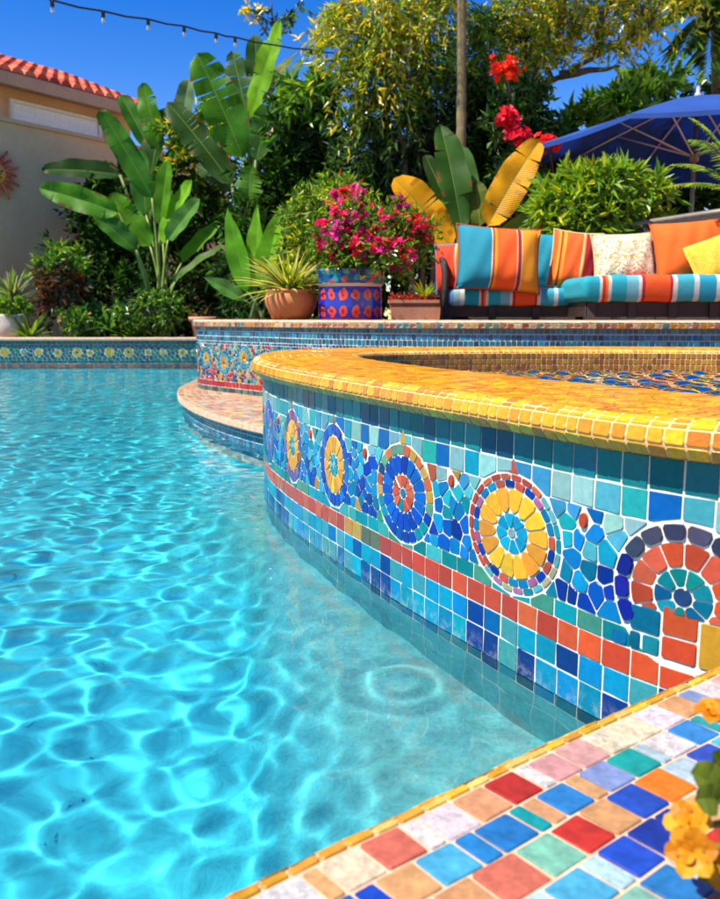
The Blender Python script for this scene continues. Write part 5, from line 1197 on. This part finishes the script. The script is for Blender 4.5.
# ------------------------------------------------------------------ sofa and pillows
t = NT('dark_wicker'); co = t.n('TexCoord'); w1 = t.n('TexWave', {'Vector': co.outputs['Object'], 'Scale': 26.0, 'Distortion': 1.0}, bands_direction='X'); w2 = t.n('TexWave', {'Vector': co.outputs['Object'], 'Scale': 34.0, 'Distortion': 1.5}, bands_direction='Z')
h = t.math('MULTIPLY', w1.outputs[1], w2.outputs[1]); c = t.ramp(h, [(.0, (.012, .008, .006)), (.5, (.05, .03, .022)), (1, (.11, .07, .05))])
M['wicker'] = t.surf(t.n('BsdfPrincipled', {'Base Color': c.outputs[0], 'Roughness': .5, 'Normal': t.n('Bump', {'Strength': .8, 'Distance': .008, 'Height': h}).outputs[0]}))
def m_cloth(name, stops=None, axis=0, col=None, scale=1.0, off_=0.):
    t = NT(name); co = t.n('TexCoord'); g_ = t.n('SeparateXYZ', {0: co.outputs['UV']})
    nz = t.n('TexNoise', {'Vector': co.outputs['Object'], 'Scale': 260.0, 'Detail': 3.0}); n3 = t.n('TexNoise', {'Vector': co.outputs['Object'], 'Scale': 9.0, 'Detail': 3.0})
    if stops:
        x = t.math('ADD', t.math('MULTIPLY', g_.outputs[axis], scale), off_); x = t.math('FRACT', x) if scale != 1 else x; c = t.ramp(x, [(q, Sx(*k_, .66)) for q, k_ in stops], 'CONSTANT').outputs[0]
    else: c = t.ramp(n3.outputs[0], [(.3, Sx(*col, .64)), (.7, Sx(*col, .72))]).outputs[0]
    c = t.n('HueSaturation', {'Value': t.n('MapRange', {0: nz.outputs[0], 1: .3, 2: .7, 3: .85, 4: 1.12}).outputs[0], 'Color': c}).outputs[0]
    hh = t.math('ADD', t.math('MULTIPLY', n3.outputs[0], 3.0), nz.outputs[0])
    return t.surf(t.n('BsdfPrincipled', {'Base Color': c, 'Roughness': .85, 'Normal': t.n('Bump', {'Strength': .35, 'Distance': .004, 'Height': hh}).outputs[0]}))
def cushion(mb, x0, x1, y0, y1, z0, z1, r=.05, crown=.02, nx=40):
    """a boxed seat cushion: rounded edges, softly crowned, uv.x along its width"""
    ny, n = 10, 0; ring_ = []
    prof = []
    for a in np.linspace(-90, 90, 9): prof.append((y0 + r - r * math.cos(R(a)), (z0 + r if a < 0 else z1 - r) + r * math.sin(R(a))))
    for yv in np.linspace(y0 + r, y1 - r, ny)[1:-1]: prof.append((yv, z1))
    for a in np.linspace(90, -90, 9): prof.append((y1 - r + r * math.cos(R(a)), (z1 - r if a > 0 else z0 + r) + r * math.sin(R(a))))
    m = len(prof); xs = [x0 + (x1 - x0) * q for q in (np.sin(np.linspace(-math.pi / 2, math.pi / 2, nx)) + 1) / 2]; vs, uv = [], []
    cy, cz = (y0 + y1) / 2, (z0 + z1) / 2
    for i, x in enumerate(xs):
        e = min(x - x0, x1 - x); s = 1 if e > r else .0 + math.sqrt(max(0, 1 - (1 - e / r) ** 2)); sc = 1 - (r * (1 - s)) / ((z1 - z0) / 2); u = (x - x0) / (x1 - x0)
        for yv, zv in prof:
            kz = crown * math.sin(math.pi * u) ** .6 * max(0, (zv - cz) / (z1 - cz)) * (.6 + .4 * math.sin(math.pi * (yv - y0) / (y1 - y0)))
            vs.append((x, cy + (yv - cy) * (1 - r * (1 - s) / ((y1 - y0) / 2)), cz + (zv - cz) * sc + kz + .003 * math.sin(x * 23 + yv * 9))); uv.append((x - x0, zv))
    fs = [(i * m + j, (i + 1) * m + j, (i + 1) * m + (j + 1) % m, i * m + (j + 1) % m) for i in range(nx - 1) for j in range(m)] + []
    mb.add(vs, fs, (1, 1, 1), 0, uv)
    for e0, fl in ((0, -1), ((nx - 1) * m, 1)):
        mb.add(vs[e0:e0 + m], [tuple(range(m))[::fl]], (1, 1, 1), 0, uv[e0:e0 + m])
STR = [(0, (105, 150, 195)), (.05, (165, 195, 205)), (.10, (225, 225, 215)), (.13, (60, 165, 180)), (.24, (225, 225, 215)), (.255, (200, 60, 40)), (.275, (235, 130, 50)), (.29, (225, 225, 215)), (.31, (75, 170, 185)), (.40, (130, 190, 200)), (.47, (225, 225, 215)), (.49, (170, 40, 50)), (.51, (232, 100, 35)), (.62, (232, 100, 35)), (.66, (170, 40, 50)), (.675, (225, 225, 215)), (.70, (90, 175, 190)), (.80, (210, 222, 220)), (.83, (70, 160, 185)), (.93, (225, 225, 215)), (.96, (110, 160, 200))]
M['stripe_seat'] = m_cloth('striped_canvas', STR, scale=.92)
M['stripe_seat_b'] = m_cloth('striped_canvas_wide', STR, scale=.80, off_=.14)
sb = on_ground(600, 6.9, zd); sofa = empty('outdoor_sofa', sb, 'dark wicker sectional sofa with striped turquoise and orange seat cushions', 'sofa'); off = tuple(sb)
def X(px, d): return (px - 360) * d / FPX
b = MB(); x0, x1 = X(443, 7.0), X(582, 7.0)
def slab(mb, x0, x1, y0, y1, z0, z1): mb.box(((x0 + x1) / 2, (y0 + y1) / 2, (z0 + z1) / 2), ((x1 - x0) / 2, (y1 - y0) / 2, (z1 - z0) / 2))
slab(b, x0, x1, 7.02, 7.75, zd + .03, .845)
for fx in np.linspace(x0 + .04, x1 - .04, 4): slab(b, fx - .03, fx + .03, 7.0, 7.019, zd, .84)
o = b.build('seat_base', [M['wicker']], sofa, off=off); o['label'] = 'wicker base of the left seat'
xr0, xr1 = X(582, 6.4), X(740, 6.4)
b = MB(); slab(b, xr0 + .02, xr1 + .5, 6.47, 7.6, zd + .03, .868)
for fx in np.linspace(xr0 + .06, xr1 + .4, 6): slab(b, fx - .03, fx + .03, 6.45, 6.469, zd, .862)
o = b.build('seat_base', [M['wicker']], sofa, off=off); o['label'] = 'wicker base of the deeper right seat'
b = MB(); cushion(b, X(445, 7.0), X(581, 7.0), 6.98, 7.7, .847, .985, .045, .012); o = b.build('seat_cushion', [M['stripe_seat']], sofa, True, off=off); o['label'] = 'thinner striped cushion on the left seat'
b = MB(); cushion(b, X(579, 6.4), xr1 + .5, 6.40, 7.5, .870, 1.055, .055, .025, 60); o = b.build('seat_cushion', [M['stripe_seat_b']], sofa, True, off=off); o['label'] = 'thick striped cushion on the right seat'
b = MB()                                                              # curved wicker back, higher towards the right
bp = [(X(452, 7.75), 7.80, 1.30), (X(545, 7.85), 7.92, 1.38), (X(620, 7.85), 7.9, 1.56), (X(690, 7.75), 7.72, 1.64), (X(760, 7.5), 7.5, 1.70), (X(800, 7.2), 7.2, 1.70)]
vs = []
for x, y, z in bp: vs += [(x, y, zd), (x, y, z), (x + .02, y + .06, z), (x + .02, y + .06, zd)]
b.add(vs, [(i * 4 + j, (i + 1) * 4 + j, (i + 1) * 4 + (j + 1) % 4, i * 4 + (j + 1) % 4) for i in range(len(bp) - 1) for j in range(4)] + [(0, 1, 2, 3), tuple(len(bp) * 4 - 4 + j for j in (3, 2, 1, 0))]); b.build('backrest', [M['wicker']], sofa, off=off)
b = MB(); b.tube([Vector((x + .01, y + .03, z + .012)) for x, y, z in bp], .032, 8); b.build('top_rail', [M['pole']], sofa, True, off=off)
b = MB(); xa = X(441, 7.2)
b.tube([(xa, 6.99, zd), (xa, 6.99, 1.10), (xa - .01, 7.03, 1.2), (xa - .02, 7.3, 1.26), (xa, 7.8, 1.28)], .028, 8); b.tube([(xa, 7.4, zd), (xa - .01, 7.4, 1.24)], .022, 8); slab(b, xa - .012, xa + .012, 7.0, 7.78, zd + .05, 1.2); b.build('armrest', [M['wicker']], sofa, True, off=off)

def pillow(label, px, py, d, wpx, hpx, thick, mat, roll=0., lean=-18, yaw=0., piping=None, name='throw_pillow'):
    """a plump square pillow with pinched corners, leaning back, uv across its face"""
    c = at(px, py, d); root = empty(name, c, label, 'pillow', 'throw pillows on the sofa'); w, h = wpx * d / FPX / 2, hpx * d / FPX / 2; n = 22; b = MB(); vs, uv = [], []
    for sg in (-1, 1):
        for i in range(n):
            for j in range(n):
                u, v = -1 + 2 * i / (n - 1), -1 + 2 * j / (n - 1)
                pinch = 1 - .07 * (1 - abs(v) ** 2.2) * abs(u) ** 2 - .0; pinv = 1 - .07 * (1 - abs(u) ** 2.2) * abs(v) ** 2
                bul = ((1 - abs(u) ** 2.6) * (1 - abs(v) ** 2.6)) ** .55
                wr = .012 * math.sin(u * 7 + v * 5 + px) * (abs(u) * abs(v)) + .006 * math.sin(u * 13 - v * 4 + py)
                vs.append((u * w * pinch, sg * (thick * .5 * bul * (1 + wr * 8) + .002), v * h * pinv)); uv.append((.5 + u * .5, .5 + v * .5))
    fs = []
    for k in range(2):
        for i in range(n - 1):
            for j in range(n - 1):
                a = k * n * n + i * n + j; q = (a, a + n, a + n + 1, a + 1); fs.append(q if k == 0 else q[::-1])
    edge = [i * n for i in range(n)] + [(n - 1) * n + j for j in range(1, n)] + [i * n + n - 1 for i in range(n - 2, -1, -1)] + [j for j in range(n - 2, 0, -1)]
    m = len(edge); fs += [(edge[i], edge[(i + 1) % m], n * n + edge[(i + 1) % m], n * n + edge[i]) for i in range(m)]
    b.add(vs, fs, (1, 1, 1), 0, uv); rot = Matrix.Rotation(R(yaw), 4, 'Z') @ Matrix.Rotation(R(lean), 4, 'X') @ Matrix.Rotation(R(roll), 4, 'Y'); root.rotation_euler = rot.to_euler()
    cov = b.build('cover', [mat], root, True)
    if piping is not None:
        b = MB(); pts = [Vector(vs[e]) for e in edge]; pts = [Vector((q.x, 0, q.z)) for q in pts] + [Vector((vs[edge[0]][0], 0, vs[edge[0]][2]))]; b.tube(pts, .0075, 6); b.build('piping', [piping], root, True)
    return root
TQ, OG, GO, MR, CR_, YL = (10, 145, 165), (245, 110, 12), (248, 165, 30), (165, 30, 45), (232, 215, 175), (240, 190, 50)
M['cl_orange'] = m_cloth('orange_canvas', col=(250, 118, 8)); M['cl_yellow'] = m_cloth('yellow_canvas', col=(250, 195, 25)); M['cl_teal'] = m_cloth('turquoise_canvas', col=(30, 150, 170)); M['cl_red'] = m_cloth('red_piping', col=(190, 70, 40)); M['cl_blue'] = m_cloth('blue_piping', col=(60, 140, 175)); M['cl_cream'] = m_cloth('cream_piping', col=(225, 205, 160))
M['stripe_a'] = m_cloth('pillow_stripe', [(0, TQ), (.385, CR_), (.40, MR), (.42, GO), (.45, OG), (.68, CR_), (.695, MR), (.735, CR_), (.75, GO)])
M['stripe_b'] = m_cloth('pillow_stripe_red', [(0, OG), (.10, GO), (.16, MR), (.20, GO), (.27, OG), (.60, CR_), (.63, GO), (.66, MR), (.70, MR)])
M['stripe_c'] = m_cloth('pillow_stripe_side', [(0, (70, 150, 190)), (.06, (235, 80, 35)), (.66, CR_), (.70, GO), (.76, (235, 110, 40)), (.82, GO), (.90, OG)])
t = NT('damask_cloth'); sx = t.n('SeparateXYZ', {0: t.n('TexCoord').outputs['UV']}); ux = t.math('ABSOLUTE', t.math('SUBTRACT', sx.outputs[0], .5)); vec = t.n('CombineXYZ', {0: ux, 1: sx.outputs[1], 2: 0.0})
n1 = t.n('TexNoise', {'Vector': vec, 'Scale': 6.5, 'Detail': 1.5, 'Distortion': 1.6}); n2 = t.n('TexNoise', {'Vector': vec, 'Scale': 14.0, 'Detail': 1.0, 'Distortion': 1.0})
dmk = t.ramp(t.math('ADD', t.math('MULTIPLY', n1.outputs[0], .7), t.math('MULTIPLY', n2.outputs[0], .3)), [(0, S(232, 220, 195, .85)), (.46, S(205, 165, 70, .8)), (.495, S(190, 150, 60, .8)), (.52, S(236, 226, 204, .85)), (.60, S(200, 150, 55, .8)), (.64, S(190, 175, 130, .8)), (.69, S(235, 225, 205, .85))], 'CONSTANT')
M['yellow_pattern'] = None
M['damask'] = t.surf(t.n('BsdfPrincipled', {'Base Color': dmk.outputs[0], 'Roughness': .8}))
t = NT('yellow_scroll_cloth'); sx = t.n('SeparateXYZ', {0: t.n('TexCoord').outputs['UV']}); ux = t.math('ABSOLUTE', t.math('SUBTRACT', sx.outputs[0], .5)); n1 = t.n('TexNoise', {'Vector': t.n('CombineXYZ', {0: ux, 1: sx.outputs[1], 2: 3.0}), 'Scale': 8.0, 'Detail': 1.0, 'Distortion': 1.6})
yc = t.ramp(n1.outputs[0], [(0, S(248, 190, 25, .72)), (.45, S(250, 205, 90, .78)), (.5, S(245, 185, 20, .72)), (.58, S(250, 210, 100, .78)), (.62, S(246, 188, 22, .72))], 'CONSTANT'); M['yellow_pattern'] = t.surf(t.n('BsdfPrincipled', {'Base Color': yc.outputs[0], 'Roughness': .85}))
pillow('striped orange pillow with blue edge at the far left end of the sofa', 453, 268, 7.18, 36, 50, .24, M['stripe_c'], roll=-6, lean=-10, yaw=-24, piping=M['cl_blue'])
pillow('large pillow striped turquoise, orange and gold', 498, 259, 6.98, 84, 66, .26, M['stripe_a'], roll=4, lean=-16, yaw=4, piping=M['cl_red'])
pillow('plain turquoise pillow tucked behind the striped ones', 549, 261, 7.45, 54, 56, .20, M['cl_teal'], roll=5, lean=-14)
pillow('orange pillow with gold and maroon stripes', 575, 260, 7.15, 48, 58, .22, M['stripe_b'], roll=7, lean=-14, yaw=-8, piping=M['cl_cream'])
pillow('cream pillow with golden damask scrolls', 624, 259, 6.95, 62, 52, .22, M['damask'], roll=-2, lean=-16, piping=M['cl_cream'])
pillow('plain bright orange pillow beside the damask one', 690, 250, 6.9, 74, 60, .24, M['cl_orange'], roll=-5, lean=-15, piping=None)
pillow('yellow pillow with a faint scroll pattern at the right edge of the sofa', 723, 258, 6.7, 66, 50, .22, M['yellow_pattern'], roll=-22, lean=-18, yaw=-12)

# ------------------------------------------------------------------ orange flowers in the near corner
fb = Vector((.62, .60, ZC)); fr = empty('orange_flower_plant', fb, 'blurred orange flower plant leaning into the lower right corner', 'flower')
pot(fr, [(0, 0), (.07, 0), (.10, .11), (.115, .115), (.118, .14), (.105, .14), (.1, .11)], M['clay'], .115, .1)
b = MB(); heads = [(at(692, 852, .70), (-.45, -.8, .45)), (at(690, 826, .73), (-.6, -.5, .6)), (at(716, 716, .86), (-.1, -.2, 1.)), (at(735, 880, .72), (-.3, -.8, .5))]
st = MB(); lf = MB()
OP = [(.60, .26, .006), (.64, .31, .01), (.50, .18, .005)]
for c, nrm in heads:
    nr = unit(np.array(nrm)); a = unit(np.cross(nr, np.array([.1, .2, 1.]))); e = np.cross(nr, a); c = np.array(c)
    for j in range(6):
        t_ = 6.283 * j / 6 + .3; d_ = a * math.cos(t_) + e * math.sin(t_); blade(b, c, c + d_ * .0235 + nr * .006, .021, bulge=.22, face=nr + d_ * .2, roll=.15, fold=.12, col=jit(random.choice(OP), .1), nu=9, shape='paddle')
    for j in range(2):
        t_ = 6.283 * j / 5; d_ = a * math.cos(t_) + e * math.sin(t_); blade(b, c + nr * .004, c + d_ * .011 + nr * .009, .011, bulge=.2, face=nr, roll=.2, fold=.2, col=jit((.72, .32, .008), .1), nu=7)
    s0 = fb + Vector((0, 0, .12)); cv = Vector(c.tolist()); st.tube(bez(s0, (s0 + cv) / 2 + Vector((0, 0, .05)), cv - Vector(nr.tolist()) * .004, 10), .0035, 6, (.10, .16, .03))
for px, py, d, tx, ty, wd in ((722, 795, .74, 690, 772, .036), (730, 790, .76, 706, 765, .03), (725, 860, .74, 700, 880, .03), (735, 780, .78, 712, 752, .026), (720, 800, .72, 694, 800, .03)):
    p0_, p1_ = at(px, py, d), at(tx, ty, d - .01); blade(lf, p0_, p1_, wd, bulge=.15, roll=.4, col=jit(random.choice([(.20, .26, .03), (.14, .22, .03), (.30, .30, .04)]), .1), nu=10); s0 = fb + Vector((0, 0, .12)); st.tube(bez(s0, (s0 + p0_) / 2 + Vector((0, 0, .04)), p0_, 8), .003, 6, (.10, .16, .03))
b.build('blossom', [M['petal']], fr, True, off=fb); lf.build('foliage', [M['blade']], fr, True, off=fb); st.build('stem', [M['stem']], fr, True, off=fb)
